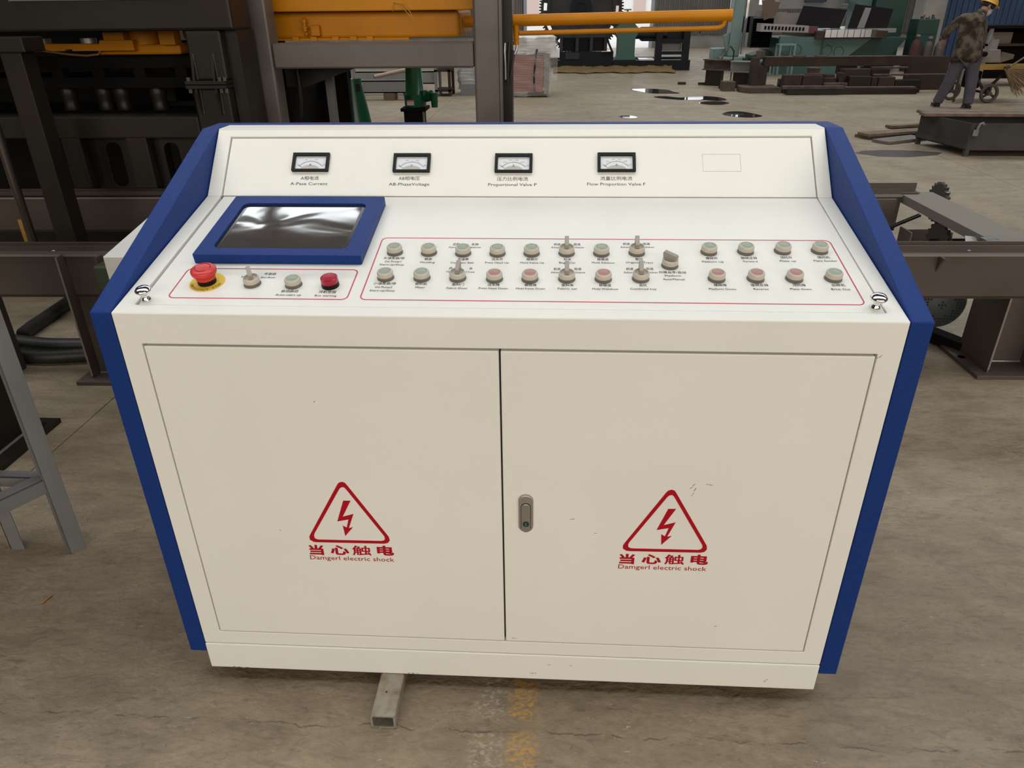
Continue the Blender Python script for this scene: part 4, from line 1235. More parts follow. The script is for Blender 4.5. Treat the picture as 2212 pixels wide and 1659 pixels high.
circ = lambda r, m=48: [(gx + r * math.cos(2 * PI * i / m), gz + r * math.sin(2 * PI * i / m)) for i in range(m)]
obj('wheel_disc', MB().ring(circ(0.86), circ(0.24), gy + 0.04, gy + 0.16, 'y'), IRON, gm)
obj('wheel_rim', MB().ring(circ(0.87), circ(0.80), gy - 0.02, gy + 0.22, 'y'), IRON, gm)
obj('hub', MB().ring(circ(0.27), circ(0.12), gy - 0.06, gy + 0.26, 'y'), BLACKM, gm)
obj('shaft', MB().cyl((gx, gy - 0.03, gz), (gx, gy + 1.2, gz), 0.13, n=28), BLACKM, gm, smooth=40)
obj('base_beam', MB().box(0.86, 2.26, 18.95, 19.25, 0.0, 0.24), BLACKM, gm)
obj('base_beam', MB().box(2.26, 4.18, 18.85, 19.3, 0.0, 0.235), BLACKM, gm)
obj('base_beam', MB().box(0.6, 4.18, 20.0, 20.3, 0.0, 0.24), BLACKM, gm)
for x in (0.90, 1.30, 1.66, 2.02):
    obj('frame_post', MB().box(x, x + 0.075, 19.0, 19.1, 0.24, 0.82), IRON, gm)
obj('frame_rail', MB().box(0.90, 2.12, 18.99, 19.11, 0.76, 0.86), IRON, gm)
obj('frame_rail', MB().box(0.90, 2.26, 18.98, 19.12, 0.24, 0.44), BLACKM, gm)
obj('frame_block', MB().box(1.05, 1.40, 18.94, 19.02, 0.27, 0.42), IRON, gm)
obj('frame_panel', MB().box(0.92, 2.05, 19.2, 19.22, 0.44, 0.76), BLACKM, gm)
ped = obj('pedestal', MB().prism([(2.27, 0.235), (2.84, 0.235), (2.78, 0.36), (2.78, 0.74), (2.84, 0.82), (2.84, 0.98), (2.76, 1.05), (2.76, 1.13), (2.36, 1.13), (2.36, 1.05), (2.28, 0.98), (2.28, 0.82), (2.34, 0.74), (2.34, 0.36)], 18.86, 19.24, 'y'), mat('green_pedestal_paint', (0.018, 0.075, 0.055), 0.45), gm, bevel=0.015)
obj('valve_stem', MB().cyl((2.56, 19.0, 1.13), (2.56, 19.0, 1.36), 0.025, n=12), GREEN, gm)
obj('valve_wheel', MB().box(2.47, 2.65, 18.98, 19.02, 1.36, 1.39), GREEN, gm)
obj('chain_guard', MB().bar((2.05, 18.9, 0.78), (2.24, 18.9, 0.40), 0.05, 0.05), BLACKM, gm)
for a, b, c, d in ((3.30, 3.46, 0.235, 0.92), (3.98, 4.14, 0.235, 0.98), (3.46, 3.98, 0.36, 0.43), (3.46, 3.98, 0.62, 0.70)):
    obj('stand_member', MB().box(a, b, 18.9, 19.1, c, d), BLACKM, gm)
obj('gear_case', MB().box(2.95, 4.0, 19.15, 19.6, 0.66, 0.98), BLACKM, gm, bevel=0.03)
obj('drive_shaft', MB().cyl((2.8, 19.2, 0.80), (3.6, 19.2, 0.80), 0.09, n=20), BLACKM, gm, smooth=40)
for k in range(5):
    obj('steel_sheet', MB().box(3.46, 3.97, 19.12 + k * 0.05, 19.14 + k * 0.05, 0.44 + k * 0.012, 0.60 + k * 0.008), GREYST, gm)
obj('skid_plate', MB().box(2.9, 3.28, 18.86, 19.3, 0.235, 0.27), BRIGHT, gm)
obj('skid_plate', MB().box(1.95, 2.25, 18.9, 19.2, 0.44, 0.455), BRIGHT, gm)
# burlap on the floor in front of it
bl = MB()
nx, ny = 40, 8
random.seed(11)
hh = [[abs(math.sin(i * 0.55 + j * 0.9)) * 0.05 + random.uniform(0, 0.03) + (0.05 if j > 5 else 0) for j in range(ny)] for i in range(nx)]
vs = []
for i in range(nx):
    for j in range(ny):
        w = 0.12 * math.sin(i * 0.45) + 0.06 * math.sin(i * 1.1)
        vs.append((0.75 + 2.95 * i / (nx - 1), 18.05 + w * (1 - j / ny) + 0.75 * j / (ny - 1), 0.012 + hh[i][j] * (0.25 if j == 0 else 1)))
fs = [(i * ny + j, (i + 1) * ny + j, (i + 1) * ny + j + 1, i * ny + j + 1) for i in range(nx - 1) for j in range(ny - 1)]
bo = tag(obj('burlap_sheet', bl.add(vs, fs), mat('brown_burlap', (0.17, 0.112, 0.052), 0.9, spec=0.1, bump=0.6, bscale=40), smooth=80), 'crumpled brown burlap spread on the floor before the gear machine', 'cloth')
bo.modifiers.new('thick', 'SOLIDIFY').thickness = 0.01

# wrapped stack of red sheets
rp = thing('wrapped_pallet', 'stack of red sheets in clear plastic wrap with a black strap', 'pallet stack', (0.3, 13.2, 0))
RED = mat('red_sheet', (0.36, 0.085, 0.062), 0.5, col2=(0.30, 0.065, 0.05), nscale=4)
for k in range(16):
    obj('red_sheet', MB().box(-0.20 + 0.006 * (k % 3), 0.585 + 0.008 * (k % 2), 12.93 + 0.004 * (k % 3), 13.7, 0.085 + k * 0.038, 0.085 + k * 0.038 + 0.034), RED, rp)
obj('side_board', MB().box(0.605, 0.69, 12.90, 13.7, 0.05, 0.705), mat('grey_board', (0.20, 0.185, 0.165), 0.6), rp)
obj('top_board', MB().box(-0.2, 0.69, 12.92, 13.7, 0.70, 0.735), mat('grey_board', (0.20, 0.185, 0.165), 0.6), rp)
obj('skid', MB().box(0.30, 0.66, 12.92, 13.6, 0.0, 0.05), DARKER, rp)
obj('strap', MB().tube([(0.475, 12.93, 0.79), (0.462, 12.895, 0.74), (0.445, 12.885, 0.6), (0.425, 12.88, 0.4), (0.425, 12.885, 0.2), (0.44, 12.90, 0.07)], 0.018, 6), RUBBER, rp)


def plastic(name, col, alpha, bump):
    m = bpy.data.materials.new(name)
    m.use_nodes = True
    nt = m.node_tree
    b = nt.nodes['Principled BSDF']
    b.inputs['Base Color'].default_value = (*col, 1)
    b.inputs['Roughness'].default_value = 0.22
    b.inputs['Alpha'].default_value = alpha
    n_ = nt.nodes.new('ShaderNodeTexNoise')
    n_.inputs['Scale'].default_value = 9
    n_.inputs['Detail'].default_value = 4
    mp = nt.nodes.new('ShaderNodeMapping')
    mp.inputs['Scale'].default_value = (0.5, 1, 3)
    tc = nt.nodes.new('ShaderNodeTexCoord')
    bp = nt.nodes.new('ShaderNodeBump')
    bp.inputs['Strength'].default_value = bump
    bp.inputs['Distance'].default_value = 0.03
    nt.links.new(tc.outputs['Object'], mp.inputs['Vector'])
    nt.links.new(mp.outputs['Vector'], n_.inputs['Vector'])
    nt.links.new(n_.outputs['Fac'], bp.inputs['Height'])
    nt.links.new(bp.outputs['Normal'], b.inputs['Normal'])
    return m


def crumple(x0, x1, y0, y1, z0, z1, seed, amp, nx=14, nz=12, top=True):
    """a wrapped skin round three sides and the top of a block"""
    random.seed(seed)
    path = [(x0, y1), (x0, y0), (x1, y0), (x1, y1)]
    cols = []
    for (ax, ay), (bx_, by) in zip(path[:-1], path[1:]):
        for i in range(nx):
            t = i / nx
            cols.append((ax + (bx_ - ax) * t, ay + (by - ay) * t))
    cols.append(path[-1])
    cx, cy = (x0 + x1) / 2, (y0 + y1) / 2
    vs, n_ = [], len(cols)
    for k in range(nz + 1):
        z = z0 + (z1 - z0) * k / nz
        for x, y in cols:
            f = 1 + random.uniform(-amp, amp) + (0.03 * math.sin(k * 1.7 + x * 9))
            vs.append((cx + (x - cx) * f, cy + (y - cy) * f, z + random.uniform(-amp, amp) * 0.3))
    if top:
        for sc, dz in ((0.8, 0.02), (0.35, 0.035)):
            for x, y in cols:
                vs.append((cx + (x - cx) * sc, cy + (y - cy) * sc, z1 + dz + random.uniform(-amp, amp) * 0.6))
        nz += 2
    fs = [(k * n_ + i, k * n_ + i + 1, (k + 1) * n_ + i + 1, (k + 1) * n_ + i) for k in range(nz) for i in range(n_ - 1)]
    if top:
        fs.append(tuple(range(nz * n_, nz * n_ + n_)))
    return MB().add(vs, fs)


FILM = plastic('clear_wrap_film', (0.85, 0.82, 0.78), 0.22, 0.9)
FILMW = plastic('milky_wrap_film', (0.62, 0.60, 0.57), 0.93, 1.0)
obj('wrap_film', crumple(-0.22, 0.71, 12.87, 13.75, 0.02, 0.74, 5, 0.012, top=False), FILM, rp, smooth=80)
obj('wrap_top', crumple(-0.15, 0.79, 12.92, 13.72, 0.72, 0.98, 6, 0.06, 10, 4), FILMW, rp, smooth=80)
obj('wrap_tail', crumple(0.70, 0.84, 13.0, 13.3, 0.28, 0.92, 8, 0.10, 4, 10, top=False), FILM, rp, smooth=80)

# long grey channels and rack seen under the portal beam
for i, (x0, x1, y, z0, z1, m) in enumerate(((-4.6, -1.65, 12.5, 0.12, 0.33, GREYST), (-4.4, -1.45, 13.3, 0.20, 0.42, mat('pale_grey_channel', (0.26, 0.25, 0.24), 0.5)))):
    ch_ = thing('steel_channel', ('long grey steel channel resting on timber bearers', 'pale grey steel channel behind the long grey one')[i], 'steel channel', ((x0 + x1) / 2, y, 0))
    obj('channel', MB().box(x0, x1, y, y + 0.02, z0, z1).box(x0, x1, y, y + 0.16, z1 - 0.02, z1).box(x0, x1, y, y + 0.16, z0, z0 + 0.02), m, ch_)
    for x in (x0 + 0.4, x1 - 0.6):
        obj('bearer', MB().box(x, x + 0.2, y - 0.05, y + 0.25, 0.0, z0), WOOD, ch_)
tag(obj('pipe_offcut', MB().cyl((-2.45, 12.7, 0.375), (-1.95, 13.1, 0.46), 0.035, n=14), mat('tan_pipe', (0.30, 0.21, 0.15), 0.5), smooth=40), 'tan pipe offcut lying across the grey channels', 'pipe')
rk = thing('steel_rack', 'small open steel rack with angle legs at the channel ends', 'rack', (-1.3, 13.3, 0))
for x, y in ((-1.42, 13.1), (-1.17, 13.1), (-1.42, 13.6), (-1.17, 13.6)):
    obj('leg', MB().box(x, x + 0.05, y, y + 0.05, 0, 0.72), RUST if x > -1.3 else GREYST, rk)
for z in (0.08, 0.42, 0.66):
    obj('shelf', MB().box(-1.42, -1.12, 13.1, 13.65, z, z + 0.035), RUST, rk)
wr = thing('wrapped_drum', 'silvery plastic wrapped roll standing beside the rack on a grey block', 'wrapped roll', (-0.75, 13.6, 0))
obj('roll', crumple(-1.02, -0.55, 13.4, 13.9, 0.10, 0.62, 9, 0.10, 6, 6), plastic('silver_wrap', (0.42, 0.41, 0.40), 0.97, 1.0), wr, smooth=80)
obj('block', MB().box(-0.95, -0.45, 13.2, 13.7, 0.0, 0.20), GREYST, wr)

# ------------------------------------------------------------------ planer mill on the right
pm = thing('planer_mill', 'pale teal planer mill with slotted steel table and black bellows', 'machine tool', (6.6, 18.6, 0))
obj('column', MB().prism([(5.12, 0.30), (5.40, 0.30), (5.44, 4.5), (5.24, 4.5)], 19.0, 19.5, 'y'), TEAL, pm, bevel=0.02)
obj('column_edge', MB().box(5.445, 5.50, 18.98, 19.1, 0.35, 4.5), BRIGHT, pm)
obj('column_brace', MB().prism([(4.98, 0.78), (5.14, 0.30), (5.16, 0.30), (5.14, 0.84)], 19.1, 19.2, 'y'), TEAL, pm)
obj('foot_block', MB().box(4.83, 5.2, 19.3, 19.9, 0.0, 0.47), TEAL, pm, bevel=0.02)
obj('foot_block', MB().box(4.93, 5.42, 18.6, 19.2, 0.0, 0.30), TEAL, pm, bevel=0.02)
obj('foot_block', MB().box(5.43, 5.85, 18.62, 19.2, 0.0, 0.29), TEALD, pm)
be = []
for k in range(12):
    be += [(18.40, 0.53 + k * 0.055), (18.33, 0.557 + k * 0.055)]
be += [(18.40, 1.19), (18.7, 1.19), (18.7, 0.53)]
obj('bellows', MB().prism(be, 5.50, 5.98, 'x'), BLACKPL, pm)
obj('rust_flap', MB().prism([(5.62, 1.55), (6.05, 1.50), (5.98, 1.22), (5.72, 1.12)], 18.28, 18.31, 'y'), mat('rust_flap', (0.11, 0.065, 0.04), 0.7), pm)
obj('way_cover', MB().prism([(5.56, 0.28), (6.4, 0.28), (6.4, 0.62), (6.2, 0.56), (5.56, 0.36)], 18.3, 19.0, 'y'), TEALD, pm)
rl_ = obj('hole_rail', MB().prism([(5.48, 0.905), (6.56, 0.875), (6.56, 1.015), (5.48, 1.075)], 17.5, 17.9, 'y'), mat('pinkish_rail', (0.26, 0.225, 0.215), 0.55), pm)
for k in range(12):
    x = 5.56 + k * 0.078
    z = 0.985 - k * 0.0035
    obj('rail_hole', MB().box(x, x + 0.044, 17.494, 17.51, z - 0.037, z + 0.037), DARKER, rl_)
obj('rail_end', MB().box(6.56, 6.78, 17.55, 17.9, 0.86, 1.0), mat('maroon_block', (0.10, 0.025, 0.025), 0.6), pm)
obj('bed', MB().prism([(5.95, 0.0), (7.45, 0.0), (7.45, 0.30), (8.02, 0.755), (5.95, 0.80)], 17.5, 17.62, 'y'), TEALB, pm)
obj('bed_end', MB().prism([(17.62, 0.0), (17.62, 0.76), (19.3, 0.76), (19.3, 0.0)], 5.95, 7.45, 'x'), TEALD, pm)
obj('bed_shadow_side', MB().prism([(7.45, 0.30), (8.02, 0.755), (8.86, 0.755), (8.5, 0.30)], 17.64, 19.4, 'y'), TEALD, pm)  # side turned from the light, its shade put into a darker teal
obj('bed_foot', MB().box(7.36, 7.86, 17.46, 17.9, 0.0, 0.30), TEALB, pm)
obj('bed_groove', MB().box(6.90, 6.95, 17.492, 17.5, 0.05, 0.78), TEALD, pm)
for x, z in ((6.36, 0.52), (7.05, 0.50), (7.32, 0.47)):
    obj('cover_ring', MB().lathe([(0.10, 0), (0.108, 0.004), (0.116, 0)], Matrix.Translation((x, 17.499, z)) @ Matrix.Rotation(PI / 2, 4, 'X'), 24), TEALD, pm)
obj('table_body', MB().box(6.72, 8.30, 17.40, 20.2, 0.755, 0.90), RUST, pm)
xs = [6.90, 7.03, 7.17, 7.33, 7.40, 7.54, 7.69, 7.78]
for a, b in zip(xs, xs[1:] + [7.93]):
    obj('table_plate', MB().box(a + 0.006, b - 0.006, 17.36, 20.2, 0.775, 0.935), BRIGHT, pm)
obj('table_edge', MB().box(7.94, 8.05, 17.37, 20.2, 0.765, 0.93), RUST2, pm)
obj('table_top_plate', MB().box(8.05, 8.80, 18.2, 20.2, 0.84, 0.93), BRIGHT, pm)
PL = mat('dark_plate', (0.012, 0.010, 0.010), 0.8, spec=0.15)
obj('cover_plate', MB().prism([(6.40, 0.96), (7.42, 0.945), (7.52, 1.33), (6.52, 1.42)], 18.0, 18.05, 'y'), PL, pm)
obj('cover_plate', MB().prism([(7.72, 0.935), (8.62, 0.935), (8.68, 1.33), (7.80, 1.44)], 18.3, 18.35, 'y'), PL, pm)
obj('cover_stay', MB().prism([(7.92, 0.94), (8.08, 0.94), (8.16, 1.36), (8.02, 1.37)], 18.27, 18.3, 'y'), GREYST, pm)
obj('table_block', MB().prism([(7.42, 0.935), (7.60, 0.935), (7.70, 1.30), (7.56, 1.31)], 18.5, 18.7, 'y'), GREYST, pm)
for a, b, z in ((5.6, 6.0, 1.33), (6.0, 6.3, 1.29), (6.3, 6.6, 1.27)):
    obj('back_board', MB().box(a, b, 18.5, 18.55, 1.0, z), mat('grey_brown_board', (0.21, 0.18, 0.155), 0.7), pm)
obj('cross_slide', MB().box(6.55, 9.0, 20.3, 20.7, 1.35, 1.55), GREYST, pm)
obj('upright', MB().box(8.60, 9.35, 19.2, 20.0, 0.0, 4.5), DGREEN, pm, bevel=0.02)
obj('upright', MB().box(8.20, 8.58, 19.4, 19.9, 0.93, 4.5), mat('grey_green_face', (0.05, 0.10, 0.09), 0.5), pm)
obj('tool_head', MB().box(7.2, 7.7, 20.1, 20.5, 1.5, 2.4), mat('dark_blue_head', (0.012, 0.016, 0.03), 0.5), pm)
obj('cabinet', MB().box(9.15, 9.62, 17.9, 18.4, 0.80, 1.12), DGREEN, pm, bevel=0.01)
obj('cabinet_stand', MB().box(9.15, 9.62, 17.9, 18.4, 0.0, 0.80), TEALD, pm)
for i in range(7):
    obj('loose_part', MB().box(9.17 + i * 0.062, 9.21 + i * 0.062, 18.0, 18.06, 1.12, 1.15 + 0.03 * (i % 3)), RUST2 if i % 2 else GREYST, pm)
obj('coil_hose', MB().tube([(7.72 + 0.02 * math.cos(k * 0.9) + 0.004 * k, 19.0 + 0.03 * math.sin(k * 0.9), 1.40 + 0.04 * math.sin(k * 0.45)) for k in range(36)], 0.012, 6), GREYST, pm)

# two pale metal steps in front of the mill
for i, (x, y, h, w) in enumerate(((5.35, 16.9, 0.34, 0.34), (5.85, 17.05, 0.66, 0.36))):
    sp = thing('metal_step', ('low pale metal step stool', 'tall pale metal step stool beside the low one')[i] + ' at the mill', 'step stool', (x, y, 0))
    obj('tread', MB().box(x, x + w, y, y + 0.35, h - 0.03, h), TEAL, sp)
    for dx in (0, w - 0.04):
        for dy in (0, 0.31):
            obj('leg', MB().box(x + dx, x + dx + 0.04, y + dy, y + dy + 0.04, 0, h - 0.03), TEAL, sp)

# short H-beams on blocks
for i, (x, y, rz) in enumerate(((3.78, 14.95, -0.55), (4.20, 14.35, -0.50))):
    hb = thing('h_beam', ('short rusty H-beam with dull top flange on a dark block', 'short H-beam with shiny top flange on a dark block')[i], 'steel beam', (x, y, 0), rz)
    L = 0.55
    obj('beam', MB().box(0, L, 0, 0.20, 0.47, 0.49).box(0, L, 0, 0.20, 0.29, 0.31).box(0, L, 0.09, 0.11, 0.31, 0.47), GREYST if i else RUST2, hb, local=True)
    obj('support_block', MB().box(0.08, 0.40, 0.02, 0.18, 0.0, 0.29), DARK, hb, local=True)
tag(obj('wire_coil', MB().tube([(4.62 + 0.10 * math.cos(k * 0.5) * (1 + 0.1 * math.sin(k)), 14.3 + 0.06 * math.sin(k * 0.3), 0.20 + 0.11 * math.sin(k * 0.5)) for k in range(40)], 0.008, 6), RUST, smooth=60), 'loose rusty wire coil between the H-beams and the brown frame', 'wire')
tag(obj('cable_loop', MB().tube([(4.1, 14.7, 0.52), (4.2, 14.9, 0.62), (4.35, 15.2, 0.72), (4.5, 15.5, 0.60), (4.52, 15.6, 0.2), (4.5, 15.5, 0.02)], 0.014, 6), RUBBER, smooth=60), 'black cable draped over the short H-beams', 'cable')

# long brown frame lying behind the scrap
bf = thing('brown_frame', 'long rusty brown beam on an end post with wide foot', 'steel frame', (6.3, 13.8, 0))
obj('beam', MB().box(4.72, 7.35, 13.82, 14.0, 0.425, 0.575), RUST, bf, bevel=0.006)
obj('beam_top', MB().box(4.72, 7.35, 13.815, 14.01, 0.575, 0.59), RUST2, bf)
obj('end_plate', MB().box(7.35, 8.1, 13.84, 13.92, 0.0, 0.58), RUST, bf)
obj('post', MB().box(4.50, 4.62, 13.78, 14.0, 0.09, 0.575), RUST, bf)
obj('post', MB().box(4.62, 4.80, 13.83, 14.0, 0.09, 0.43), RUST, bf, bevel=0.006)
obj('stub', MB().box(4.58, 4.72, 13.87, 13.97, 0.575, 0.69), RUST2, bf)
obj('foot', MB().prism([(4.25, 13.60), (4.40, 13.34), (4.97, 13.34), (4.97, 14.0), (4.3, 14.0)], 0.0, 0.095, 'z'), RUST2, bf)
for x in (5.25, 5.65):
    obj('shim', MB().box(x, x + 0.22, 13.84, 13.97, 0.59, 0.605), RUST2, bf)
obj('brace', MB().box(6.1, 6.45, 13.87, 13.97, 0.28, 0.425), RUST, bf)

# scrap blocks and bars on the floor
SCRAP = [
    (3.98, 4.22, 13.75, 14.0, 0.0, 0.17, RUST2, 'square brown steel block by the frame foot'),
    (4.90, 5.98, 13.02, 13.12, 0.10, 0.155, RUST2, 'flat rusty bar resting on the long channel'),
    (5.00, 7.30, 13.10, 13.30, 0.0, 0.10, DARK, 'long dark channel lying along the front of the scrap'),
    (6.05, 7.28, 13.12, 13.26, 0.10, 0.125, RUST2, 'long pale bar on the dark channel'),
    (5.0, 5.32, 13.38, 13.58, 0.0, 0.31, RUST, 'low rusty block behind the flat bar'),
    (5.34, 5.70, 13.38, 13.58, 0.0, 0.30, RUST, 'rusty block left of the round flange'),
    (5.72, 6.14, 13.32, 13.44, 0.0, 0.175, RUST2, 'thin plate stack under the round flange'),
    (6.16, 6.55, 13.33, 13.52, 0.0, 0.285, DARK, 'dark block with pale top at the middle of the scrap'),
    (6.56, 6.66, 13.33, 13.50, 0.0, 0.27, RUST, 'narrow upright brown block'),
    (6.68, 6.97, 13.32, 13.55, 0.0, 0.27, RUST, 'brown block beside the narrow upright one'),
    (6.98, 7.44, 13.32, 13.50, 0.0, 0.22, DARK, 'dark block at the end of the long channel'),
    (6.12, 6.60, 13.56, 13.78, 0.0, 0.39, RUST, 'tall rusty block under the brown beam'),
    (6.62, 6.95, 13.58, 13.78, 0.0, 0.385, DARK, 'tall dark block under the brown beam'),
    (6.03, 6.11, 13.50, 13.70, 0.0, 0.33, RUST, 'mid height block behind the scrap plates'),
    (6.60, 7.95, 13.40, 13.46, 0.285, 0.315, RUST2, 'thin rusty bar running towards the person'),
    (6.64, 7.3, 13.66, 13.73, 0.385, 0.42, RUST2, 'pale thin bar above the dark blocks'),
    (5.0, 5.30, 13.62, 13.8, 0.0, 0.22, DARK, 'low dark block beside the frame post'),
]
for x0, x1, y0, y1, z0, z1, m, lab in SCRAP:
    tag(obj('steel_block', MB().box(x0, x1, y0, y1, z0, z1), m, bevel=0.008), lab, 'steel block', 'scrap steel below the brown beam')
sx = thing('flange_spool', 'round rusty flanged spool standing on the scrap', 'spool', (5.55, 13.52, 0))
obj('spool', MB().lathe([(0, 0.30), (0.14, 0.30), (0.14, 0.33), (0.105, 0.335), (0.115, 0.40), (0.12, 0.405), (0.12, 0.425), (0, 0.425)], Matrix.Translation((5.55, 13.52, 0)), 24), RUST2, sx, smooth=40)
sx2 = thing('flange_spool', 'low round rusty hub beside the flanged spool', 'spool', (5.86, 13.6, 0))
obj('spool', MB().lathe([(0, 0.0), (0.16, 0.0), (0.16, 0.24), (0.12, 0.25), (0.12, 0.30), (0, 0.30)], Matrix.Translation((5.86, 13.62, 0)), 24), RUST, sx2, smooth=40)
for i, (x, y) in enumerate(((4.02, 14.25), (3.35, 15.1), (3.75, 15.0))):
    tag(obj('steel_offcut', MB().box(x, x + 0.16, y, y + 0.09, 0, 0.05), DARK, bevel=0.004), ('dark offcut lying before the shiny H-beam', 'dark offcut alone on the open floor', 'dark offcut beside the rusty H-beam')[i], 'offcut')
gas = thing('gas_cylinder', 'row of rust red gas bottles behind the brown beam', 'gas bottle', (9.4, 17.0, 0))
gas['label'] = 'rust red gas bottle beside the mill table'
obj('bottle', MB().lathe([(0, 0), (0.11, 0), (0.11, 0.60), (0.07, 0.72), (0.03, 0.75), (0.03, 0.80), (0, 0.80)], Matrix.Translation((8.72, 16.8, 0)), 20), mat('rust_red', (0.062, 0.026, 0.02), 0.7, spec=0.2), gas, smooth=40)
obj('valve', MB().box(8.69, 8.76, 16.77, 16.83, 0.80, 0.84), SATIN, gas)
for dx, c, lab in ((0.27, (0.05, 0.032, 0.026), 'brown gas bottle next to the rust red one'), (0.52, (0.065, 0.053, 0.045), 'tan gas bottle at the end of the row')):
    g2 = thing('gas_cylinder', lab, 'gas bottle', (8.72 + dx, 16.8, 0))
    obj('bottle', MB().lathe([(0, 0), (0.105, 0), (0.105, 0.58), (0.07, 0.68), (0.03, 0.71), (0.03, 0.76), (0, 0.76)], Matrix.Translation((8.72 + dx, 16.8, 0)), 20), mat('bottle_%d' % int(dx * 100), c, 0.6), g2, smooth=40)
    obj('valve', MB().box(8.69 + dx, 8.76 + dx, 16.77, 16.83, 0.76, 0.80), SATIN, g2)

# ------------------------------------------------------------------ wet patches on the floor
WET = mat('standing_water', (0.02, 0.02, 0.02), 0.03, spec=0.6)
PUD = [([(2.30, 14.2), (2.45, 13.75), (2.62, 13.45), (2.95, 13.38), (3.14, 13.45), (3.05, 13.75), (3.00, 14.05), (2.75, 14.28), (2.5, 14.3)], 'long bright puddle nearest the burlap sheet'),
       ([(2.58, 12.85), (2.75, 12.55), (3.05, 12.35), (3.35, 12.35), (3.60, 12.2), (3.78, 12.35), (3.72, 12.75), (3.40, 12.95), (3.05, 12.72), (2.80, 12.95)], 'winding bright puddle joined to the round one'),
       ([(3.22, 11.9), (3.34, 11.68), (3.55, 11.66), (3.72, 11.85), (3.66, 12.1), (3.42, 12.14)], 'round puddle at the end of the winding one'),
       ([(1.76, 10.22), (1.85, 10.08), (1.99, 10.07), (2.03, 10.2), (1.93, 10.36), (1.82, 10.35)], 'small oval puddle just behind the console'),
       ([(3.33, 10.47), (3.45, 10.2), (3.65, 10.1), (3.86, 10.22), (3.84, 10.45), (3.68, 10.78), (3.48, 10.76)], 'single oval puddle between the small one and the steel bin')]
for pts, lab in PUD:
    n = len(pts)
    P = []
    for k in range(n):
        a, b, c, d = [Vector((*pts[(k + q) % n], 0)) for q in (-1, 0, 1, 2)]
        for s in range(5):
            t = s / 5
            v = 0.5 * ((2 * b) + (c - a) * t + (2 * a - 5 * b + 4 * c - d) * t * t + (3 * b - a - 3 * c + d) * t ** 3)
            P.append((v.x, v.y))
    tag(obj('puddle', MB().prism(P, 0.0, 0.003, 'z'), WET), lab, 'puddle', 'puddles on the concrete floor')
STAIN = mat('oil_stain', (0.045, 0.036, 0.03), 0.45)
pts = [(4.12, 7.22), (4.3, 7.02), (4.6, 6.98), (4.95, 7.1), (5.07, 7.25), (4.85, 7.38), (4.5, 7.42), (4.25, 7.36)]
tag(obj('oil_stain', MB().prism(pts, 0.0, 0.0015, 'z'), STAIN, bevel=0), 'dark oil stain on the floor in front of the steel bin', 'stain')

# ------------------------------------------------------------------ steel bin with planks
bn = thing('steel_bin', 'grey open steel bin on short legs with planks across it', 'bin', (5.6, 7.45, 0))
BING = mat('grey_bin_steel', (0.040, 0.038, 0.034), 0.7, col2=(0.055, 0.051, 0.046), nscale=4, spec=0.25)
A_, B_, C_, D_ = Vector((5.03, 7.85, 0)), Vector((5.19, 7.02, 0)), Vector((6.35, 6.98, 0)), Vector((6.2, 7.85, 0))
for p, q in ((A_, B_), (B_, C_), (C_, D_), (D_, A_)):
    m = MB()
    d = (q - p).normalized()
    nrm = Vector((d.y, -d.x, 0))
    vs = []
    for z in (0.065, 0.335):
        for c in (p, q, q - nrm * 0.012, p - nrm * 0.012):
            vs.append((c.x, c.y, z))
    obj('side_sheet', m.add(vs, [(3, 2, 1, 0), (4, 5, 6, 7), (0, 1, 5, 4), (1, 2, 6, 5), (2, 3, 7, 6), (3, 0, 4, 7)]), BING, bn)
obj('floor_sheet', MB().prism([(5.05, 7.83), (5.2, 7.04), (6.33, 7.0), (6.18, 7.83)], 0.065, 0.075, 'z'), BING, bn)
for p, dx, dy in ((A_, 0.02, -0.02), (B_, 0.01, 0.01), (C_, -0.05, 0.03), (D_, -0.05, -0.05)):
    obj('leg', MB().box(p.x + dx - 0.015, p.x + dx + 0.03, p.y + dy - 0.015, p.y + dy + 0.03, 0, 0.10), BING, bn)
obj('skirt_rail', MB().bar(A_ + Vector((-0.012, -0.01, 0.105)), B_ + Vector((-0.012, 0.0, 0.105)), 0.012, 0.05), BING, bn)
obj('lifting_hook', MB().tube([(5.235, 6.99, 0.25), (5.24, 6.985, 0.30), (5.25, 6.985, 0.335), (5.28, 6.985, 0.345), (5.29, 6.985, 0.325)], 0.012, 8).box(5.205, 5.255, 6.983, 7.0, 0.215, 0.275), mat('dusty_hook', (0.16, 0.15, 0.135), 0.6), bn)
for i, (p, q, w) in enumerate((((4.93, 7.62, 0.355), (6.30, 7.55, 0.353), 0.16), ((4.98, 7.80, 0.356), (6.35, 7.76, 0.354), 0.17))):
    tag(obj('plank', MB().bar(p, q, w, 0.032), WOOD, bevel=0.003), ('weathered plank across the steel bin, on the side of the lifting hook', 'weathered plank across the steel bin, on the side away from the hook')[i], 'plank', 'planks across the steel bin')
for i, (c, L, w, rz, z) in enumerate((((5.00, 8.45), 0.95, 0.22, 0.42, 0.018), ((4.98, 8.35), 0.90, 0.20, 0.36, 0.052), ((4.93, 8.02), 0.66, 0.24, 0.50, 0.018), ((5.45, 9.1), 0.55, 0.12, 0.30, 0.025))):
    tag(obj('plank', MB().box(-L / 2, L / 2, -w / 2, w / 2, -0.016, 0.016), WOODD if i == 2 else WOOD, M=Matrix.Translation((c[0], c[1], z)) @ Matrix.Rotation(rz, 4, 'Z'), bevel=0.003),
        ('lower plank of the pair on the floor beside the bin', 'upper plank of the pair on the floor beside the bin', 'wide grey plank lying tilted against the bin foot', 'short brown plank behind the steel bin')[i], 'plank', 'planks on the floor by the bin')
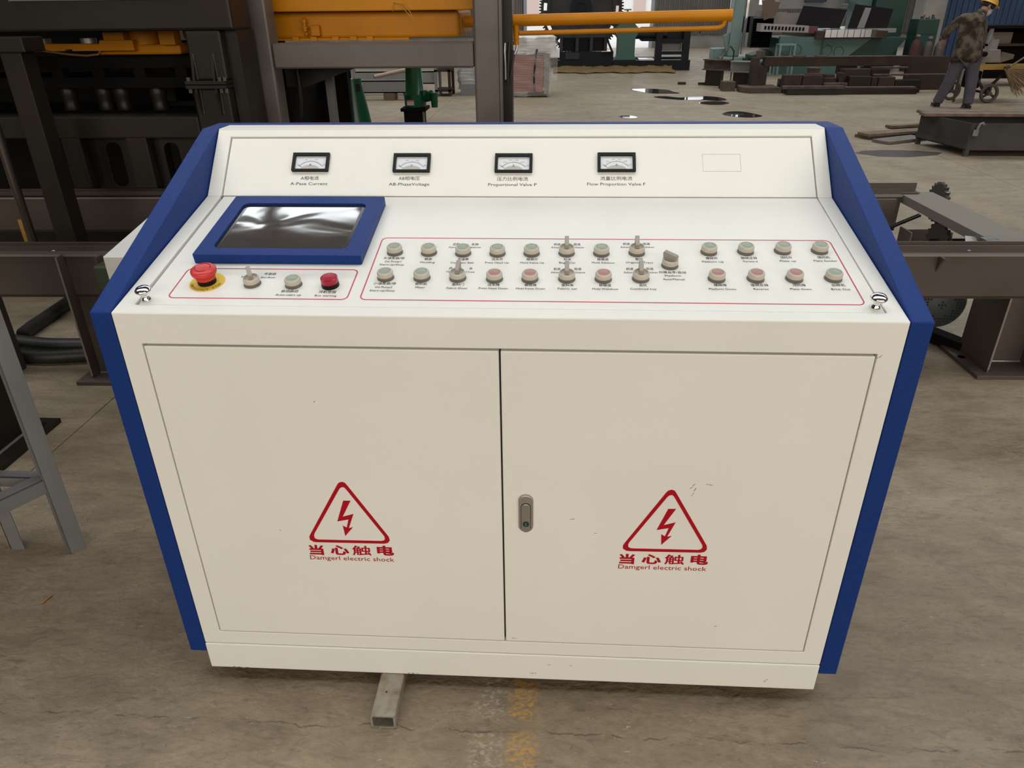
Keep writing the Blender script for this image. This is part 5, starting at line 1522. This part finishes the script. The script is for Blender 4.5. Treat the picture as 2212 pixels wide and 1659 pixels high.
tag(obj('stone_lump', MB().lathe([(0, 0), (0.05, 0), (0.06, 0.03), (0.03, 0.06), (0, 0.065)], Matrix.Translation((5.78, 8.15, 0)), 9), WOODD), 'small brown lump on the floor behind the planks', 'lump')

# ------------------------------------------------------------------ cart, chute and broom
ct = thing('hand_cart', 'two wheeled hand cart with yellow edge and rusty axle frame', 'cart', (7.9, 12.1, 0))
for i, (x, y, r) in enumerate(((7.83, 11.75, 0.145), (7.45, 12.2, 0.145))):
    Mw = Matrix.Translation((x, y, r)) @ Matrix.Rotation(PI / 2, 4, 'X')
    wh = obj('wheel', MB().lathe([(r * 0.72, -0.02), (r * 0.9, -0.028), (r, -0.012), (r, 0.012), (r * 0.9, 0.028), (r * 0.72, 0.02), (r * 0.72, -0.02)], Mw, 28), mat('dusty_tyre', (0.065, 0.056, 0.05), 0.7), ct, smooth=50)
    sp_ = MB()
    for k in range(3):
        t = PI / 2 + k * 2 * PI / 3
        sp_.bar((x, y, r), (x + r * 0.75 * math.cos(t), y, r + r * 0.75 * math.sin(t)), 0.03, 0.03)
    obj('spoke', sp_, RUST, wh)
    obj('hub', MB().cyl((x, y - 0.04, r), (x, y + 0.04, r), 0.03, n=14), RUST2, wh)
obj('deck', MB().box(7.42, 8.5, 11.75, 12.4, 0.50, 0.53), YEL, ct)
obj('deck_side', MB().box(7.40, 8.5, 11.74, 11.77, 0.50, 0.585), mat('ochre_side', (0.33, 0.20, 0.03), 0.5), ct)
obj('axle', MB().cyl((7.83, 11.75, 0.145), (7.83, 12.4, 0.145), 0.02, n=10), RUST, ct)
for p, q in (((7.55, 11.9, 0.50), (7.83, 11.9, 0.145)), ((8.1, 11.9, 0.50), (7.83, 11.9, 0.145)), ((7.45, 12.2, 0.145), (7.45, 12.2, 0.50)), ((7.36, 11.9, 0.50), (7.30, 11.75, 0.02))):
    obj('frame_bar', MB().bar(p, q, 0.035, 0.035), RUST, ct)
obj('engine', MB().box(7.62, 7.78, 12.0, 12.3, 0.20, 0.46), DARKER, ct, bevel=0.02)
cu = thing('metal_chute', 'dusty grey metal trough with pivot arm beside the person', 'trough', (7.6, 11.9, 0.53))
GRB = mat('dusty_grey_metal', (0.145, 0.12, 0.095), 0.75, spec=0.2, col2=(0.105, 0.088, 0.07), nscale=5)
obj('trough', MB().prism([(11.76, 0.60), (11.70, 0.605), (11.80, 0.79), (12.05, 0.79), (12.05, 0.60)], 7.34, 7.86, 'x'), GRB, cu, bevel=0.012)
obj('end_flap', MB().prism([(7.86, 0.60), (8.05, 0.66), (8.05, 0.72), (7.86, 0.76)], 11.74, 11.77, 'y'), GRB, cu)
obj('pivot', MB().cyl((7.58, 11.69, 0.73), (7.58, 11.80, 0.73), 0.035, n=18), DARKER, cu, smooth=40)
obj('pivot_arm', MB().bar((7.58, 11.71, 0.73), (7.64, 11.72, 0.98), 0.03, 0.02), BRIGHT, cu)
obj('arm_plate', MB().box(7.645, 7.76, 11.74, 11.75, 0.80, 0.94), mat('pale_plate', (0.20, 0.19, 0.175), 0.6), cu)
br = thing('straw_broom', 'large straw broom with splayed bristles leaning by the cart', 'broom', (8.2, 11.5, 0))
bm_ = MB()
random.seed(21)
for k in range(150):
    a = random.uniform(-0.75, 0.35)
    L = random.uniform(0.36, 0.52)
    p = Vector((7.86 + random.uniform(-0.02, 0.02), 11.52 + random.uniform(-0.03, 0.03), 0.53 + random.uniform(-0.02, 0.02)))
    d = Vector((math.cos(a) * 0.85, random.uniform(-0.18, 0.18), math.sin(a) - 0.25)).normalized()
    bm_.bar(p, p + d * L, 0.006, 0.006)
obj('bristle', bm_, mat('straw', (0.22, 0.145, 0.075), 0.8), br)['kind'] = 'stuff'
obj('handle', MB().cyl((7.88, 11.53, 0.53), (8.75, 11.7, 1.1), 0.014, n=10), WOOD, br)
obj('binding', MB().cyl((7.85, 11.52, 0.53), (7.90, 11.53, 0.555), 0.035, n=12), RUST, br)
bs = thing('straw_bundle', 'upright bundle of straw on the floor behind the bin', 'straw bundle', (8.0, 10.6, 0))
bm2 = MB()
for k in range(60):
    x, y = 7.9 + random.uniform(-0.08, 0.12), 10.6 + random.uniform(-0.08, 0.08)
    bm2.bar((x, y, 0), (x + random.uniform(-0.05, 0.09), y + random.uniform(-0.05, 0.05), random.uniform(0.15, 0.3)), 0.008, 0.008)
obj('straw', bm2, MATS['straw'], bs)['kind'] = 'stuff'
sv = MB()
for k in range(26):
    x, y = 7.15 + random.uniform(-0.18, 0.32), 10.55 + random.uniform(-0.2, 0.15)
    sv.bar((x, y, 0.006), (x + random.uniform(-0.07, 0.07), y + random.uniform(-0.05, 0.05), 0.02), 0.008, 0.008)
so = tag(obj('swarf', sv, mat('bright_swarf', (0.4, 0.4, 0.4), 0.3, 0.8)), 'scattered bright metal swarf on the floor behind the person', 'swarf')
so['kind'] = 'stuff'
tb_ = thing('work_bench', 'dark steel bench with a shelf against the blue cladding', 'bench', (9.0, 14.5, 0))
obj('bench_top', MB().box(8.85, 10.6, 14.2, 15.0, 1.02, 1.07), DARKER, tb_)
for x in (8.9, 10.5):
    for y in (14.25, 14.9):
        obj('leg', MB().box(x, x + 0.06, y, y + 0.06, 0, 1.02), GREYST, tb_)
obj('shelf', MB().box(8.9, 10.55, 14.25, 14.95, 0.72, 0.76), RUST, tb_)
obj('back_panel', MB().box(8.9, 10.55, 14.92, 14.95, 0.1, 1.02), DARKER, tb_)
obj('stored_box', MB().box(9.0, 9.4, 14.4, 14.8, 0.76, 0.95), mat('brown_carton', (0.16, 0.12, 0.085), 0.7), tb_)

# ------------------------------------------------------------------ the person
def skin(name, V, E, m, parent, sub=2, root=0):
    me = bpy.data.meshes.new(name)
    me.from_pydata([v[0] for v in V], E, [])
    o = bpy.data.objects.new(name, me)
    COL.objects.link(o)
    me.materials.append(m)
    o.modifiers.new('skin', 'SKIN').use_smooth_shade = True
    if not me.skin_vertices:
        pass
    for i, v in enumerate(V):
        r = v[1] if isinstance(v[1], tuple) else (v[1], v[1])
        me.skin_vertices[0].data[i].radius = r
        me.skin_vertices[0].data[i].use_root = (i == root)
    s = o.modifiers.new('sub', 'SUBSURF')
    s.levels = s.render_levels = sub
    o.parent = parent
    o.matrix_parent_inverse = basis(parent).inverted()
    return o


pe = thing('person', 'person in camouflage jacket and yellow hard hat stooping over a trough', 'person', (7.02, 11.15, 0))
SKIN = mat('skin_tone', (0.30, 0.165, 0.11), 0.55)
JACK = mat('camouflage_cloth', (0.030, 0.021, 0.015), 0.9, col2=(0.115, 0.090, 0.066), nscale=8, detail=3, mix=(0.42, 0.62), spec=0.15)
TROU = mat('grey_violet_cloth', (0.062, 0.057, 0.072), 0.9, col2=(0.082, 0.076, 0.094), nscale=6, spec=0.15)
PV, SH = (7.03, 11.16, 0.76), None
body_V = [((7.03, 11.16, 0.76), 0.09), ((7.03, 11.18, 0.95), 0.10), ((7.04, 11.22, 1.14), 0.125), ((7.09, 11.27, 1.25), 0.09), ((7.17, 11.33, 1.31), 0.055), ((7.235, 11.37, 1.35), 0.062), ((7.275, 11.40, 1.41), 0.085), ((7.285, 11.40, 1.465), 0.06),
          ((6.87, 11.24, 1.25), 0.06), ((6.74, 11.30, 1.10), 0.045), ((6.765, 11.42, 0.95), 0.032), ((6.775, 11.45, 0.91), 0.026),
          ((7.20, 11.31, 1.19), 0.06), ((7.255, 11.38, 1.02), 0.045), ((7.275, 11.50, 0.90), 0.032), ((7.285, 11.53, 0.86), 0.026),
          ((6.945, 11.17, 0.70), 0.085), ((6.88, 11.20, 0.37), 0.06), ((6.81, 11.27, 0.07), 0.042), ((6.83, 11.37, 0.035), 0.035),
          ((7.125, 11.13, 0.70), 0.085), ((7.17, 11.08, 0.36), 0.06), ((7.17, 11.03, 0.07), 0.042), ((7.20, 11.13, 0.035), 0.035)]
body_E = [(0, 1), (1, 2), (2, 3), (3, 4), (4, 5), (5, 6), (6, 7), (2, 8), (8, 9), (9, 10), (10, 11), (2, 12), (12, 13), (13, 14), (14, 15), (0, 16), (16, 17), (17, 18), (18, 19), (0, 20), (20, 21), (21, 22), (22, 23)]
# fingers and thumbs
for base, k0 in (((6.775, 11.45, 0.91), 11), ((7.285, 11.53, 0.86), 15)):
    for j, (dx, L) in enumerate(((-0.022, 0.055), (-0.008, 0.062), (0.007, 0.06), (0.02, 0.048))):
        a = len(body_V)
        body_V += [((base[0] + dx, base[1] + 0.012, base[2] - 0.03), 0.0085), ((base[0] + dx, base[1] + 0.028, base[2] - 0.03 - L * 0.6), 0.008), ((base[0] + dx, base[1] + 0.016, base[2] - 0.03 - L), 0.007)]
        body_E += [(k0, a), (a, a + 1), (a + 1, a + 2)]
    a = len(body_V)
    body_V += [((base[0] + 0.03, base[1] - 0.008, base[2] - 0.01), 0.009), ((base[0] + 0.036, base[1] + 0.012, base[2] - 0.045), 0.008)]
    body_E += [(k0, a), (a, a + 1)]
skin('body', body_V, body_E, SKIN, pe)
skin('jacket', [((7.03, 11.15, 0.61), (0.22, 0.22)), ((7.03, 11.155, 0.76), (0.205, 0.205)), ((7.01, 11.18, 0.98), (0.185, 0.185)), ((7.03, 11.23, 1.13), (0.18, 0.18)), ((7.08, 11.27, 1.25), (0.12, 0.12)), ((7.155, 11.32, 1.31), (0.07, 0.07)),
                ((6.86, 11.24, 1.235), 0.085), ((6.725, 11.30, 1.09), 0.068), ((6.755, 11.41, 0.965), 0.05),
                ((7.215, 11.31, 1.17), 0.085), ((7.265, 11.38, 1.02), 0.066), ((7.275, 11.48, 0.915), 0.05)],
     [(0, 1), (1, 2), (2, 3), (3, 4), (4, 5), (3, 6), (6, 7), (7, 8), (3, 9), (9, 10), (10, 11)], JACK, pe, root=2)
skin('trousers', [((7.035, 11.16, 0.76), (0.165, 0.125)), ((6.94, 11.17, 0.66), (0.115, 0.115)), ((6.885, 11.20, 0.37), 0.088), ((6.815, 11.255, 0.09), 0.078), ((6.81, 11.26, 0.055), 0.076),
                  ((7.13, 11.13, 0.66), (0.115, 0.115)), ((7.165, 11.085, 0.36), 0.088), ((7.165, 11.035, 0.09), 0.08), ((7.165, 11.03, 0.055), 0.078)],
     [(0, 1), (1, 2), (2, 3), (3, 4), (0, 5), (5, 6), (6, 7), (7, 8)], TROU, pe)
obj('jacket_hem', MB().lathe([(0.205, 0.655), (0.222, 0.66), (0.215, 0.74), (0.195, 0.86), (0.17, 0.96)], Matrix.Translation((7.03, 11.155, 0)) @ Matrix.Diagonal((1, 0.74, 1, 1)), 28), JACK, pe, smooth=80)
for x, y in ((6.805, 11.26), (7.165, 11.03)):
    obj('shoe', MB().prism(rrect(-0.045, 0.045, -0.09, 0.17, 0.043, 5), 0.0, 0.055, 'z', Matrix.Translation((x, y, 0)) @ Matrix.Rotation(-0.2, 4, 'Z')), BLACKPL, pe, bevel=0.012)
    obj('shoe_sole', MB().prism(rrect(-0.048, 0.048, -0.095, 0.175, 0.045, 5), 0.0, 0.014, 'z', Matrix.Translation((x, y, 0)) @ Matrix.Rotation(-0.2, 4, 'Z')), WOODD, pe)
HM = Matrix.Translation((7.28, 11.395, 1.425)) @ Euler((-0.15, 0.38, -0.3)).to_matrix().to_4x4()
obj('hair', MB().lathe([(0.0, 0.075), (0.06, 0.07), (0.092, 0.03), (0.094, -0.01), (0.085, -0.045), (0.07, -0.05)], HM, 20), mat('black_hair', (0.01, 0.009, 0.009), 0.6), pe, smooth=80)
obj('hard_hat', MB().lathe([(0, 0.112), (0.04, 0.108), (0.08, 0.088), (0.106, 0.05), (0.112, 0.018), (0.128, 0.012), (0.128, 0.006), (0.108, 0.008), (0.10, 0.02)], HM @ Matrix.Translation((0, 0, 0.0)), 28), mat('yellow_hard_hat', (0.50, 0.25, 0.015), 0.4), pe, smooth=60)
obj('hat_ridge', MB().tube([HM @ Vector((r * math.cos(t), 0, 0.012 + 0.104 * math.sin(t))) for r, t in [(0.112, PI * k / 12) for k in range(13)]], 0.010, 8), MATS['yellow_hard_hat'], pe, smooth=60)
obj('hat_peak', MB().prism([(0.09, -0.07), (0.15, -0.04), (0.165, 0.0), (0.15, 0.04), (0.09, 0.07)], 0.004, 0.012, 'z', HM), MATS['yellow_hard_hat'], pe)
obj('ear', MB().lathe([(0, -0.012), (0.018, -0.008), (0.022, 0), (0.016, 0.008), (0, 0.01)], HM @ Matrix.Translation((0.005, -0.084, -0.035)) @ Matrix.Rotation(PI / 2, 4, 'X') @ Matrix.Diagonal((0.8, 1.3, 1, 1)), 14), SKIN, pe, smooth=60)
obj('nose', MB().lathe([(0, 0), (0.013, 0.0), (0.009, 0.03), (0, 0.036)], HM @ Matrix.Translation((0.085, -0.01, -0.055)) @ Matrix.Rotation(0.25, 4, 'Y'), 10), SKIN, pe, smooth=60)
obj('eye', MB().lathe([(0, -0.006), (0.008, 0), (0, 0.006)], HM @ Matrix.Translation((0.078, -0.038, -0.022)), 10), mat('eye_dark', (0.02, 0.02, 0.02), 0.2), pe, smooth=60)
obj('eye', MB().lathe([(0, -0.006), (0.008, 0), (0, 0.006)], HM @ Matrix.Translation((0.084, 0.02, -0.022)), 10), MATS['eye_dark'], pe, smooth=60)
obj('face_mask', MB().lathe([(0, 0.05), (0.03, 0.045), (0.055, 0.02), (0.062, -0.01), (0.055, -0.03), (0.02, -0.045)], HM @ Matrix.Translation((0.042, -0.01, -0.085)) @ Matrix.Rotation(1.1, 4, 'Y'), 18), mat('grey_mask', (0.42, 0.41, 0.40), 0.7), pe, smooth=80)
obj('mask_strap', MB().tube([HM @ Vector(p) for p in ((0.08, -0.06, -0.07), (0.03, -0.085, -0.055), (0.0, -0.09, -0.03), (0.01, -0.09, -0.005))], 0.004, 6), MATS['grey_mask'], pe)
obj('collar', MB().lathe([(0.062, -0.02), (0.072, 0.0), (0.066, 0.028), (0.058, 0.03), (0.062, 0.0)], Matrix.Translation((7.17, 11.33, 1.315)) @ Euler((-0.35, 0.45, 0)).to_matrix().to_4x4(), 20), JACK, pe, smooth=60)
